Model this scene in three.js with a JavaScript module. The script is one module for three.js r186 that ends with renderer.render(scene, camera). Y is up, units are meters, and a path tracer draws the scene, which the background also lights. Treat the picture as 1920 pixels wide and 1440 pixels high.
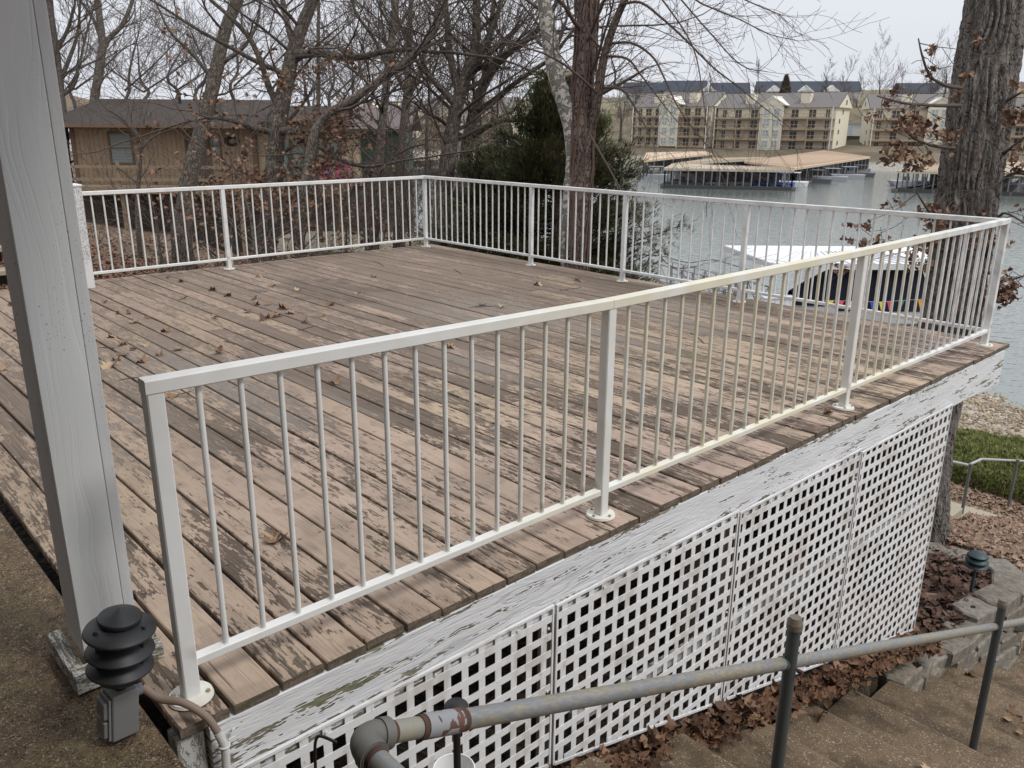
import * as THREE from 'three';
import { mergeGeometries, mergeVertices } from 'three/addons/utils/BufferGeometryUtils.js';
import { RoundedBoxGeometry } from 'three/addons/geometries/RoundedBoxGeometry.js';

// ---------------------------------------------------------------- camera, sky, sun, exposure
const scene = new THREE.Scene();
const camera = new THREE.PerspectiveCamera(49.76, 4 / 3, 0.05, 2500);
camera.position.set(-0.66, 1.5225, 2.034);
{
  const yaw = 0.742, pitch = 0.3003, roll = 0.007;
  camera.rotation.order = 'YXZ';
  camera.rotation.set(-pitch, -yaw, roll);
}
const renderer = new THREE.WebGLRenderer({ antialias: true });
renderer.setSize(1024, 768);
renderer.toneMapping = THREE.LinearToneMapping;
renderer.toneMappingExposure = 1.25;
renderer.shadowMap.enabled = true;

// overcast sky: pale grey, a little brighter overhead, thin uneven cloud
{
  const w = 256, h = 128, d = new Float32Array(w * h * 4);
  const hsh = (a, b) => { let n = Math.imul(a, 374761393) + Math.imul(b, 668265263) | 0; n = Math.imul(n ^ (n >>> 13), 1274126177); return ((n ^ (n >>> 16)) >>> 0) / 4294967296; };
  const vn = (x, y, per) => { const i = Math.floor(x), j = Math.floor(y), f = x - i, g = y - j, a = f * f * (3 - 2 * f), b = g * g * (3 - 2 * g), m = (q) => ((q % per) + per) % per;
    return (hsh(m(i), j) * (1 - a) + hsh(m(i + 1), j) * a) * (1 - b) + (hsh(m(i), j + 1) * (1 - a) + hsh(m(i + 1), j + 1) * a) * b; };
  for (let j = 0; j < h; j++) for (let i = 0; i < w; i++) {
    const el = (j + 0.5) / h * Math.PI - Math.PI / 2, s = Math.max(0, Math.sin(el));
    const cl = vn(i / 16, j / 5, 16) * 0.6 + vn(i / 8, j / 2.5, 32) * 0.4 - 0.5;
    const L = 0.615 * (1 + 0.6 * s) * (1 + 0.09 * cl), k = (j * w + i) * 4;
    d[k] = L * 0.955; d[k + 1] = L * 0.99; d[k + 2] = L * 1.065; d[k + 3] = 1;
  }
  const t = new THREE.DataTexture(d, w, h, THREE.RGBAFormat, THREE.FloatType);
  t.mapping = THREE.EquirectangularReflectionMapping; t.magFilter = t.minFilter = THREE.LinearFilter; t.wrapS = THREE.RepeatWrapping; t.needsUpdate = true;
  scene.background = t; scene.environment = t;
}
const sun = new THREE.DirectionalLight(new THREE.Color(1, 0.975, 0.93), 1.45);
sun.position.set(13, 34, 20); sun.target.position.set(4, 0, -4);
sun.castShadow = true; sun.shadow.radius = 26; sun.shadow.mapSize.set(2048, 2048);
Object.assign(sun.shadow.camera, { left: -45, right: 45, top: 45, bottom: -45, near: 1, far: 120 });
scene.add(sun, sun.target);

// ---------------------------------------------------------------- helpers
const V = (a) => new THREE.Vector3(a[0], a[1], a[2]);
function RNG(s) { return () => { s = s + 0x6D2B79F5 | 0; let t = Math.imul(s ^ s >>> 15, 1 | s); t = t + Math.imul(t ^ t >>> 7, 61 | t) ^ t; return ((t ^ t >>> 14) >>> 0) / 4294967296; }; }
const used = new Map();
function numbered(n) { const k = used.get(n) || 0; used.set(n, k + 1); return k ? n + '_' + String(k).padStart(3, '0') : n; }
function tag(o, label, category, group) { o.userData.label = label; o.userData.category = category; if (group) o.userData.group = group; return o; }
function thing(name, label, category, pos = [0, 0, 0], turn = 0, group) {
  const o = new THREE.Group(); o.name = numbered(name); o.position.set(...pos); o.rotation.y = turn; scene.add(o); return tag(o, label, category, group);
}
function mesh(name, geo, m, parent) {
  const o = new THREE.Mesh(Array.isArray(geo) ? merge(geo) : geo, m); o.castShadow = o.receiveShadow = true;
  o.name = parent ? name : numbered(name); (parent || scene).add(o); return o;
}
function struct(name, geo, m) { const o = mesh(name, geo, m); o.userData.kind = 'structure'; return o; }
function single(name, geo, m, label, category, group) { return tag(mesh(name, geo, m), label, category, group); }
function copyOf(root, label) { const c = root.clone(); c.name = numbered(root.name.replace(/_\d{3}$/, '')); c.userData = { ...root.userData }; if (label) c.userData.label = label; scene.add(c); return c; }
function merge(list) {
  const keep = ['position', 'normal', 'uv'];
  const hasC = list.some((g) => g.getAttribute('color'));
  return mergeGeometries(list.map((g) => { g = g.index ? g.toNonIndexed() : g; for (const k of Object.keys(g.attributes)) if (!keep.includes(k) && !(hasC && k === 'color')) g.deleteAttribute(k); return g; }));
}
const bx = (w, h, d, x = 0, y = 0, z = 0) => new THREE.BoxGeometry(w, h, d).translate(x, y, z);
const rb = (w, h, d, x = 0, y = 0, z = 0, r = 0.004, s = 1) => new RoundedBoxGeometry(w, h, d, s, r).translate(x, y, z);
const cyl = (r0, r1, h, x = 0, y = 0, z = 0, n = 12) => new THREE.CylinderGeometry(r1, r0, h, n).translate(x, y + h / 2, z);   // r0 at the bottom
function bar(a, b, r, n = 8) { const A = V(a), B = V(b), L = A.distanceTo(B); const g = new THREE.CylinderGeometry(r, r, L, n);
  g.applyQuaternion(new THREE.Quaternion().setFromUnitVectors(new THREE.Vector3(0, 1, 0), B.clone().sub(A).normalize())); return g.translate((a[0] + b[0]) / 2, (a[1] + b[1]) / 2, (a[2] + b[2]) / 2); }
function beam(a, b, w, h) { const A = V(a), B = V(b), L = A.distanceTo(B); const g = new THREE.BoxGeometry(w, h, L); const o = new THREE.Object3D(); o.position.copy(A).add(B).multiplyScalar(0.5); o.lookAt(B); o.updateMatrix(); return g.applyMatrix4(o.matrix); }
function tubeGeo(pts, r, seg = 40, n = 10) { return new THREE.TubeGeometry(new THREE.CatmullRomCurve3(pts.map(V)), seg, r, n, false); }
function prism(poly, depth, bevel = 0) { const s = new THREE.Shape(poly.map((p) => new THREE.Vector2(p[0], p[1]))); return new THREE.ExtrudeGeometry(s, { depth, bevelEnabled: bevel > 0, bevelSize: bevel, bevelThickness: bevel, bevelSegments: 1 }); }
// box uv in metres (dominant axis)
function metricUV(g, s = 1) { if (g.index) g = g.toNonIndexed(); const p = g.getAttribute('position'), n = g.getAttribute('normal'), u = new Float32Array(p.count * 2);
  for (let i = 0; i < p.count; i++) { const ax = Math.abs(n.getX(i)), ay = Math.abs(n.getY(i)), az = Math.abs(n.getZ(i)); let a, b;
    if (ay >= ax && ay >= az) { a = p.getX(i); b = p.getZ(i); } else if (ax >= az) { a = p.getZ(i); b = p.getY(i); } else { a = p.getX(i); b = p.getY(i); }
    u[2 * i] = a / s; u[2 * i + 1] = b / s; }
  g.setAttribute('uv', new THREE.BufferAttribute(u, 2)); return g; }

// value noise
const hs = (a, b, c) => { let n = Math.imul(a, 374761393) + Math.imul(b, 668265263) + Math.imul(c, 1442695041) | 0; n = Math.imul(n ^ (n >>> 13), 1274126177); return ((n ^ (n >>> 16)) >>> 0) / 4294967296; };
function vn(x, y, c = 0) { const i = Math.floor(x), j = Math.floor(y); let f = x - i, g = y - j; f = f * f * (3 - 2 * f); g = g * g * (3 - 2 * g);
  const a = hs(i, j, c), b = hs(i + 1, j, c), e = hs(i, j + 1, c), d = hs(i + 1, j + 1, c); return a + (b - a) * f + (e - a) * g + (a - b - e + d) * f * g; }
function vnp(x, y, c, px, py) { const i = Math.floor(x), j = Math.floor(y); let f = x - i, g = y - j; f = f * f * (3 - 2 * f); g = g * g * (3 - 2 * g); const m = (q, p) => ((q % p) + p) % p, i0 = m(i, px), i1 = m(i + 1, px), j0 = m(j, py), j1 = m(j + 1, py);
  const a = hs(i0, j0, c), b = hs(i1, j0, c), e = hs(i0, j1, c), d = hs(i1, j1, c); return a + (b - a) * f + (e - a) * g + (a - b - e + d) * f * g; }
const fb = (x, y, c = 0) => vn(x, y, c) * 0.55 + vn(x * 2.1, y * 2.1, c + 7) * 0.29 + vn(x * 4.3, y * 4.3, c + 13) * 0.16;
const ss = (a, b, x) => { const t = Math.min(1, Math.max(0, (x - a) / (b - a))); return t * t * (3 - 2 * t); };
const mix = (a, b, t) => a + (b - a) * t;
const toS = new Uint8Array(4097); for (let i = 0; i <= 4096; i++) { const l = i / 4096; toS[i] = Math.round(255 * (l <= 0.0031308 ? 12.92 * l : 1.055 * Math.pow(l, 1 / 2.4) - 0.055)); }
const enc = (l) => toS[Math.max(0, Math.min(4096, l * 4096 | 0))];
// fn(u, v, out): out[0..2] linear colour, out[3] height
function tex(w, h, fn, { wrap = true, bump = true } = {}) {
  const c = new Uint8Array(w * h * 4), b = bump ? new Uint8Array(w * h * 4) : null, o = [0, 0, 0, 0];
  for (let j = 0; j < h; j++) for (let i = 0; i < w; i++) { fn((i + 0.5) / w, (j + 0.5) / h, o); const k = (j * w + i) * 4;
    c[k] = enc(o[0]); c[k + 1] = enc(o[1]); c[k + 2] = enc(o[2]); c[k + 3] = 255;
    if (b) { const q = Math.max(0, Math.min(255, o[3] * 255)) | 0; b[k] = b[k + 1] = b[k + 2] = q; b[k + 3] = 255; } }
  const mk = (d, srgb) => { const t = new THREE.DataTexture(d, w, h); t.magFilter = THREE.LinearFilter; t.minFilter = THREE.LinearMipmapLinearFilter; t.generateMipmaps = true; if (srgb) t.colorSpace = THREE.SRGBColorSpace; if (wrap) t.wrapS = t.wrapT = THREE.RepeatWrapping; t.needsUpdate = true; return t; };
  return { map: mk(c, true), bumpMap: b ? mk(b, false) : undefined };
}
const M = (r, g, b, rough = 0.8, x = {}) => new THREE.MeshStandardMaterial({ color: new THREE.Color().setRGB(r, g, b), roughness: rough, ...x });
const MT = (t, rough, bumpScale, x = {}) => new THREE.MeshStandardMaterial({ map: t.map, bumpMap: t.bumpMap, bumpScale, roughness: rough, ...x });

// ---------------------------------------------------------------- ground and water
const lerpT = (tab, x) => { if (x <= tab[0][0]) return tab[0][1]; for (let i = 1; i < tab.length; i++) if (x <= tab[i][0]) { const a = tab[i - 1], b = tab[i]; return mix(a[1], b[1], ss(0, 1, (x - a[0]) / (b[0] - a[0])) * 0.4 + (x - a[0]) / (b[0] - a[0]) * 0.6); } return tab[tab.length - 1][1]; };
const nearProf = [[-160, 9], [-60, 1.5], [-8, 0], [-0.5, -0.12], [1.4, -1.05], [3.4, -1.6], [5.3, -2.12], [7.9, -2.5], [9.5, -3.1], [12, -4.15], [14.5, -4.8], [18, -5.2], [24, -6.15], [29, -7.0], [36, -8.6], [60, -11]];
const farProf = [[-60, -11], [-10, -8.2], [0, -7.0], [6, -5.6], [22, -3.4], [48, -2.8], [62, -1.2], [95, 8.3], [130, 9.6], [240, 13], [420, 24], [700, 40]];
const shift = (z) => (z > -5 ? 0 : Math.min(40, (-5 - z) * 0.13 + Math.max(0, -40 - z) * 0.2));
const farShore = (z) => 187 + Math.max(-20, Math.min(30, (z + 80) * 0.12));
const stairLine = (x) => -0.905 - 0.383 * (x - 1.47);
function terrain(x, z) {
  if (x > 110) return lerpT(farProf, x - farShore(z)) + (x > farShore(z) ? (fb(x * 0.03, z * 0.03, 4) - 0.5) * 2.2 : 0);
  let h = lerpT(nearProf, x - shift(z));
  h += (fb(x * 0.35, z * 0.35, 5) - 0.5) * 0.32 * ss(6.5, 11, Math.hypot(x - 3, z + 3)) + (vn(x * 1.7, z * 1.7, 6) - 0.5) * 0.05;
  if (z < -60) h += ss(60, 240, -z) * 14 * ss(90, 20, x - shift(z));            // wooded rise beyond the neighbour
  if (x > -0.2 && x < 16 && z > 0.15) { const cut = stairLine(Math.max(-0.1, x)) - 0.42, w = ss(0.12, 0.24, z) * (1 - ss(3.6, 7, z)) * ss(12, 8.2, x); h = mix(h, Math.min(h, cut), w); }
  if (x > 5.2 && x < 7.6 && z < 0.2 && z > -1) h = Math.min(h, -2.42);
  if (x < 6.5 && x > -0.6 && z < 0.1 && z > -7.2) h = Math.min(h, -0.42);
  if (x < -0.1 && x > -4 && z > -2.2 && z < 6) h = -0.5;
  return h;
}
const litterTex = tex(1024, 1024, (u, v, o) => {
  const x = u * 64, y = v * 64;   // 4 m tile
  const a = vnp(x * 1.0, y * 1.0, 11, 64, 64), b = vnp(x * 4, y * 4, 12, 256, 256), c = vnp(x * 0.25, y * 0.25, 13, 16, 16), e = vnp(x * 2, y * 2, 14, 128, 128);
  const leaf = ss(0.5, 0.62, e * 0.6 + b * 0.4), dark = ss(0.55, 0.3, a * 0.6 + b * 0.4);
  let r = mix(0.42, 0.92, leaf), g = mix(0.42, 0.92, leaf), bl = mix(0.44, 0.9, leaf);
  const k = (0.75 + 0.5 * c) * (1 - 0.5 * dark); o[0] = r * k; o[1] = g * k; o[2] = bl * k; o[3] = 0.3 * a + 0.5 * e + 0.2 * b;
});
{
  const span = (list) => { const r = []; for (const [a, b, n] of list) for (let i = 0; i < n; i++) r.push(a + (b - a) * i / n); r.push(list[list.length - 1][1]); return r; };
  const xs = span([[-300, -60, 8], [-60, -10, 12], [-10, -1, 12], [-1, 9, 64], [9, 34, 70], [34, 110, 14], [110, 170, 5], [170, 240, 36], [240, 320, 30], [320, 900, 14]]);
  const zs = span([[-900, -300, 10], [-300, -90, 36], [-90, -30, 50], [-30, -8, 40], [-8, -1.2, 20], [-1.2, 0.6, 30], [0.6, 6, 24], [6, 60, 12], [60, 400, 10]]);
  const P = [], U = [], Cc = [], I = [], nx = xs.length, nz = zs.length;
  for (let j = 0; j < nz; j++) for (let i = 0; i < nx; i++) { const x = xs[i], z = zs[j], y = terrain(x, z); P.push(x, y, z); U.push(x / 4, z / 4);
    let r = 0.32, g = 0.225, b = 0.15; const sx = x - shift(z), n = fb(x * 0.6, z * 0.6, 21);
    if (x > -0.6 && x < 6.2 && z > -7.2 && z < 0.6) { r = 0.1; g = 0.075; b = 0.055; }   // soil under the deck, coloured darker to paint in its shade
    else if (x < 110) { const beach = ss(18.6, 21.5, sx + (n - 0.5) * 4), grass = ss(13.2, 14, sx) * ss(18.5, 16.5, sx) * ss(0.35, 0.6, n) * ss(-30, -6, z) * 0.35; // pale gravel shore, thin grass
      r = mix(r, 0.62, beach); g = mix(g, 0.54, beach); b = mix(b, 0.43, beach); r = mix(r, 0.25, grass); g = mix(g, 0.29, grass); b = mix(b, 0.1, grass); }
    else { const s = x - farShore(z), rock = ss(9, 3, s), lawn = ss(60, 100, s) * ss(0.3, 0.6, n); const pt = ss(0.35, 0.65, fb(x * 0.09, z * 0.09, 22)); r = mix(mix(mix(0.2, 0.33, pt), 0.36, lawn), 0.62, rock); g = mix(mix(mix(0.16, 0.26, pt), 0.31, lawn), 0.58, rock); b = mix(mix(mix(0.1, 0.17, pt), 0.17, lawn), 0.5, rock); }
    Cc.push(r, g, b); }
  for (let j = 0; j < nz - 1; j++) for (let i = 0; i < nx - 1; i++) { const a = j * nx + i; I.push(a, a + nx, a + 1, a + 1, a + nx, a + nx + 1); }
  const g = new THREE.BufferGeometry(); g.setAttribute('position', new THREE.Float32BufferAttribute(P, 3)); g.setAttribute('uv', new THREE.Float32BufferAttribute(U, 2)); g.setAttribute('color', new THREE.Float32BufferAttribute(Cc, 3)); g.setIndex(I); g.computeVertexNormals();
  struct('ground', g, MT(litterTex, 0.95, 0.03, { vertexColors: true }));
}
{
  const wt = tex(512, 512, (u, v, o) => { const x = u * 16, y = v * 16; o[0] = o[1] = o[2] = 0.5;
    o[3] = 0.55 * vnp(x * 1.0 + Math.sin(v * 12.566) * 0.6, y * 2, 31, 16, 32) + 0.3 * vnp(x * 2, y * 5, 32, 32, 80) + 0.15 * vnp(x * 6, y * 10, 33, 96, 160); });
  const g = new THREE.PlaneGeometry(170, 900, 1, 1).rotateX(-Math.PI / 2).translate(25 + 85, -7, -150);
  const p = g.getAttribute('position'), U = []; const c = Math.cos(0.75), s = Math.sin(0.75);
  for (let i = 0; i < p.count; i++) { const x = p.getX(i), z = p.getZ(i); U.push((x * c + z * s) / 7, (-x * s + z * c) / 7); }
  g.setAttribute('uv', new THREE.Float32BufferAttribute(U, 2));
  struct('water', g, new THREE.MeshPhysicalMaterial({ color: new THREE.Color().setRGB(0.155, 0.18, 0.16), roughness: 0.05, ior: 2.33, bumpMap: wt.bumpMap, bumpScale: 0.03 }));
}

// ---------------------------------------------------------------- concrete landing and steps
const concTex = tex(1024, 1024, (u, v, o) => {   // 1 m tile of worn exposed aggregate
  const x = u * 128, y = v * 128, a = vnp(x, y, 41, 128, 128), b = vnp(x * 2, y * 2, 42, 256, 256), c = vnp(x / 16, y / 16, 43, 8, 8), d = vnp(x / 4, y / 4, 44, 32, 32), e = vnp(x * 4, y * 4, 45, 512, 512);
  const st = ss(0.72, 0.84, a * 0.5 + b * 0.5), dk = ss(0.36, 0.22, a * 0.5 + b * 0.5), moss = ss(0.5, 0.75, c * 0.6 + d * 0.4);
  let r = 0.14, g = 0.092, bl = 0.051; const k = 0.55 + 0.55 * d + 0.7 * (e - 0.5) + 0.45 * (b - 0.5);
  r = mix(r * k, 0.125 * k, moss * 0.7); g = mix(g * k, 0.096 * k, moss * 0.7); bl = mix(bl * k, 0.046 * k, moss * 0.7); const sp = ss(0.83, 0.9, vnp(x * 3, y * 3, 46, 384, 384)); r = mix(r, 0.5, sp * 0.8); g = mix(g, 0.43, sp * 0.8); bl = mix(bl, 0.32, sp * 0.8);
  const w = 0.2 + 0.3 * e; r = mix(r, w, st * 0.75); g = mix(g, w * 0.86, st * 0.75); bl = mix(bl, w * 0.66, st * 0.75);
  const q = 1 - 0.55 * dk; o[0] = r * q; o[1] = g * q; o[2] = bl * q; o[3] = 0.5 + 0.35 * st - 0.35 * dk + 0.15 * (e - 0.5);
});
const concrete = MT(concTex, 0.92, 0.004);
struct('concrete_landing', metricUV(rb(3.2, 0.5, 6.3, -0.105 - 1.6, -0.275, 1.15, 0.012, 2)), concrete);
{
  const st = new THREE.Group(); st.name = 'concrete_steps'; st.userData.kind = 'structure'; scene.add(st);
  const run = 0.62, rise = run * 0.383;
  const stepTex = tex(512, 1024, (u, v, o) => { const X = u * 0.9, Z = v * 3.2, a = vn(X * 130, Z * 130, 47), b = vn(X * 300, Z * 300, 48), c = vn(X * 9, Z * 9, 49), d = vn(X * 28, Z * 28, 50), e = vn(X * 3.3, Z * 2.1, 51), algShade = ss(0.40, 0.62, 0.3 * c + 0.25 * d + 0.2 * e + 0.32 * (1 - u) + 0.12 * (a - 0.5)), st = ss(0.68, 0.8, a * 0.55 + b * 0.45), k = 0.7 + 0.6 * (b - 0.3) + 0.3 * (d - 0.5);  // algae plus painted-in shade, darker towards the back of each tread
    let r = mix(0.18, 0.086, algShade) * k, g = mix(0.125, 0.058, algShade) * k, bl = mix(0.074, 0.033, algShade) * k; const w = st * mix(0.85, 0.4, algShade), q = 0.26 + 0.3 * b; r = mix(r, q, w); g = mix(g, q * 0.86, w); bl = mix(bl, q * 0.66, w); o[0] = r; o[1] = g; o[2] = bl; o[3] = 0.4 + 0.4 * st + 0.2 * (b - 0.5); });
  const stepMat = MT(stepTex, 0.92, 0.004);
  for (let k = -2; k <= 11; k++) {
    const x1 = 1.47 + run * k, y1 = stairLine(x1), x0 = k === -2 ? -0.1 : x1 - run - 0.25, yb = y1 + 0.02 * (x1 - x0) / run, z0 = 0.225 + 0.012 * Math.sin(k * 3.1), z1 = 3.4;
    const r = 0.045, prof = [[x0, y1 - 0.5], [x0, yb], [x1 - r, y1 + 0.003]]; for (let a = 1; a <= 4; a++) prof.push([x1 - r + r * Math.sin(a * Math.PI / 8), y1 - r + r * Math.cos(a * Math.PI / 8)]); prof.push([x1 - 0.012, y1 - 0.5]);
    const g = prism(prof.reverse(), z1 - z0 - 0.02, 0.01); g.translate(0, 0, z0 + 0.01);
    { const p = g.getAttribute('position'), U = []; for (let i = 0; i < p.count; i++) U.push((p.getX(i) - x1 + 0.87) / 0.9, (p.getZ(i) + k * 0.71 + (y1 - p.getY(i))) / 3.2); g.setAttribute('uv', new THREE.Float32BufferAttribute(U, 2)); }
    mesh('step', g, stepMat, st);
  }
}

// ---------------------------------------------------------------- wooden deck
const DX0 = -0.078, DX1 = 6.11, DZ0 = -7.085, DZ1 = 0.13, PITCH = 0.1455, NB = 43, SUB = 11;
const deckV = (() => { const N = 18, zz = [], vv = [], L = DZ1 - DZ0, k = 0.55, ln = Math.log(1 + k * L);
  for (let i = 0; i <= N; i++) { const s = L * i / N; zz.push(s); vv.push(Math.log(1 + k * s) / ln); }
  return { N, zz, vv, v(s) { const q = Math.max(0, Math.min(N - 1e-6, s / L * N)), i = q | 0; return mix(vv[i], vv[i + 1], q - i); },
    s(v) { let i = 0; while (i < N - 1 && vv[i + 1] < v) i++; return mix(zz[i], zz[i + 1], (v - vv[i]) / (vv[i + 1] - vv[i])); } }; })();
const joints = []; { const r = RNG(77); for (let i = 0; i < NB; i++) joints.push(-(1.22 + 0.406 * Math.floor(r() * 11)) - 0.1); joints[0] = -1.32; joints[1] = -3.75; joints[2] = -1.73; }
function deckTexel(x, z, o) {
  const bi = Math.floor((x - DX0) / PITCH), lx = (x - DX0) / PITCH - bi, s = DZ1 - z, piece = bi * 2 + (z < joints[Math.min(NB - 1, Math.max(0, bi))] ? 1 : 0);
  const r1 = hs(piece, 3, 91), r2 = hs(piece, 5, 91), r3 = hs(piece, 8, 91), ox = r2 * 91, oz = r1 * 57;
  const big = fb(x * 0.55 + 3, z * 0.4, 60);
  const pat = vn(x * 2.2 + ox, z * 0.9 + oz, 59); let R = 0.355 + 0.25 * (pat - 0.45) + 0.14 * ss(0.9, 2.8, s + (big - 0.5) * 1.6) + 0.07 * ss(1.2, 3.6, x) - 0.05 * ss(4.2, 6.4, s) * ss(4.5, 2.5, x);
  if (r3 > 0.72) R += 0.12; else R += (r1 - 0.5) * 0.11;
  const wob = (vn(x * 6 + ox, z * 1.3 + oz, 61) - 0.5) * 0.022, gx = x + wob;
  const a = vn(gx * 62 + ox, z * 13 + oz, 62), b = vn(gx * 210 + ox, z * 17, 63), c = vn(gx * 13 + ox, z * 2.6 + oz, 64), e = vn(gx * 420, z * 90, 65), g0 = vn(gx * 230 + ox, z * 3.2 + oz, 66), g1 = vn(gx * 520, z * 9, 67), kn = vn(gx * 120 + ox, z * 42, 68);
  const f = 0.25 * a + 0.24 * b + 0.24 * c + 0.12 * e + 0.15 * kn, edge = ss(0.12, 0, lx) + ss(0.88, 1, lx), endw = ss(0.25, 0, s) * 0.025;
  const thr = R + 0.05 * edge + endw, soft = ss(0.45, 0.75, vn(x * 3.7 + ox, z * 1.6, 79)) * 0.075, paint = ss(thr - 0.012 - soft, thr + 0.016 + soft * 0.6, f), worn = ss(thr + 0.16, thr, f);
  const gr = 0.62 * g0 + 0.38 * g1, old = ss(0.3, 0.8, r3);
  let r = mix(0.046, 0.185, gr), g = mix(0.033, 0.134, gr), bl = mix(0.023, 0.096, gr);                      // bare weathered wood
  const gm = 0.16 * old; r = mix(r, r * 0.86, gm); bl = mix(bl, bl * 1.1, gm);
  const moss = ss(0.66, 0.82, vn(x * 3.1, z * 2.3, 69)) * ss(3.5, 1.5, s) * 0.35; r = mix(r, 0.095, moss); g = mix(g, 0.088, moss); bl = mix(bl, 0.05, moss);
  const tone = 0.9 + 0.16 * vn(x * 5, z * 3, 70) + (r2 - 0.5) * 0.16 + 0.10 * (g0 - 0.5) + 0.08 * (e - 0.5), warm = vn(x * 0.9, z * 0.7, 71);
  const fade = ss(0.9, 2.9, s + (big - 0.5) * 1.8 + 0.22 * x) * 0.62;
  const hair = 1 - 0.26 * ss(0.62, 0.8, g1 * 0.5 + b * 0.5) - 0.16 * ss(0.5, 0.8, vn(x * 19, z * 11, 58));
  let pr = mix(0.425, 0.28, fade) * tone * hair, pg = (mix(0.316, 0.2, fade) + 0.008 * warm) * tone * hair, pb = (mix(0.268, 0.163, fade) - 0.035 * warm) * tone * hair;                                     // tan deck paint
  const thin = worn * 0.35 * ss(0.45, 0.75, b); pr = mix(pr, r * 1.5, thin); pg = mix(pg, g * 1.5, thin); pb = mix(pb, bl * 1.5, thin);
  r = mix(r, pr, paint); g = mix(g, pg, paint); bl = mix(bl, pb, paint);
  const dust = (0.30 + 0.30 * ss(3.2, 5.2, s)) * (0.55 + 0.45 * vn(x * 14, z * 6, 72)) * ss(1.6, 3.4, s + x * 0.25); r = mix(r, 0.265, dust); g = mix(g, 0.196, dust); bl = mix(bl, 0.148, dust);
  const ck = ss(0.90, 0.95, vn(gx * 95 + ox * 3, z * 1.7 + oz, 73)) * ss(0.35, 0.6, vn(x * 9, z * 5, 74)); const q = 1 - 0.62 * ck; 
  let jz = (s + 0.05) / 0.406, jf = Math.abs(jz - Math.round(jz)) * 0.406, nl = Math.min(Math.abs(lx - 0.2), Math.abs(lx - 0.8)) * PITCH; const nd = Math.hypot(jf, nl), nail = ss(0.0058, 0.0035, nd), halo = ss(0.02, 0.006, nd * (0.8 + 0.5 * e)) * 0.22; const k2 = q * (1 - 0.65 * nail) * (1 - halo);
  const d1 = Math.hypot((x - 3.35) / 0.55, (z + 5.05) / 0.8), damp = ss(1.15, 0.55, d1 + (vn(x * 9, z * 7, 75) - 0.5) * 0.9) * 0.3;                 // damp rot-dark patch under drifted leaves
  const gs = ss(0.5, 0.75, vn(x * 3.1 + 7, z * 0.55, 76)) * ss(1.2, 2, s) * ss(4.6, 3.4, s) * (1 - paint) * 0.5 * (0.4 + 0.6 * b);            // silvered streaks
  r = mix(r * (1 - damp), 0.27, gs); g = mix(g * (1 - damp), 0.245, gs); bl = mix(bl * (1 - damp), 0.22, gs);
  if (s < 0.0125) { const n = vn(x * 160, s * 900, 77), m = vn(x * 30, s * 500, 78), mo = ss(0.45, 0.7, m); r = mix(0.09, 0.2, n); g = mix(0.068, 0.15, n); bl = mix(0.05, 0.115, n); r = mix(r, 0.06, mo * 0.7); g = mix(g, 0.055, mo * 0.7); bl = mix(bl, 0.03, mo * 0.7); }   // sawn ends, mossy
  o[0] = r * k2; o[1] = g * k2; o[2] = bl * k2; o[3] = 0.25 + 0.32 * paint * (1 - 0.2 * worn) + 0.3 * gr - 0.35 * ck - 0.2 * nail;
}
const deckMats = [];
for (let q = 0; q < 4; q++) { const x0 = DX0 + q * SUB * PITCH;
  const t = tex(1024, 2048, (u, v, o) => deckTexel(x0 + u * SUB * PITCH, DZ1 - deckV.s(v), o), { wrap: false });
  deckMats.push(MT(t, 0.86, 0.0035)); }
function boardGeo(i, za, zb) {   // za nearer (larger z)
  const r = RNG(i * 31 + Math.round(za * 100)), w = PITCH - 0.0085 - 0.004 * r(), xa = DX0 + i * PITCH + 0.0045, q = Math.floor(i / SUB), x0 = DX0 + q * SUB * PITCH;
  const prof = [[0, -0.029], [0, -0.004], [0.004, 0], [w * 0.5, 0], [w - 0.004, 0], [w, -0.004], [w, -0.029]], cup = (r() - 0.55) * 0.004, tilt = (r() - 0.5) * 0.003, ph = r() * 9;
  const cuts = [za]; for (const s of deckV.zz) { const z = DZ1 - s; if (z < za - 0.05 && z > zb + 0.05) cuts.push(z); } cuts.push(zb);
  const P = [], U = [], I = [], n = prof.length;
  cuts.forEach((z) => { const dx = 0.0022 * Math.sin(z * 1.1 + ph), dy = 0.0025 * Math.sin(z * 0.9 + ph * 2); prof.forEach(([x, y], k) => { const t = x / w, yy = y + dy + (y > -0.01 ? cup * (1 - 4 * (t - 0.5) * (t - 0.5)) + tilt * (t - 0.5) : 0); P.push(xa + x + dx, yy, z); U.push((xa + x - x0) / (SUB * PITCH), deckV.v(DZ1 - z)); }); });
  for (let c = 0; c < cuts.length - 1; c++) for (let k = 0; k < n; k++) { const k2 = (k + 1) % n, a = c * n + k, b = c * n + k2, d = a + n, e = b + n; I.push(a, b, d, b, e, d); }
  const cap = (z, c, f) => { const st = P.length / 3; prof.forEach((_, k) => { const y = P[(c * n + k) * 3 + 1]; P.push(P[(c * n + k) * 3], y, z); U.push(U[(c * n + k) * 2], f && z > 0 ? deckV.v(0.0112 + y * 0.34) : deckV.v(DZ1 - z + (f ? 1 : -1) * (0.02 - y * 1.5))); }); for (let k = 1; k < n - 1; k++) f ? I.push(st, st + k + 1, st + k) : I.push(st, st + k, st + k + 1); };
  cap(za, 0, true); cap(zb, cuts.length - 1, false);
  const g = new THREE.BufferGeometry(); g.setAttribute('position', new THREE.Float32BufferAttribute(P, 3)); g.setAttribute('uv', new THREE.Float32BufferAttribute(U, 2)); g.setIndex(I); const ng = g.toNonIndexed(); ng.computeVertexNormals(); return ng;
}
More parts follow.
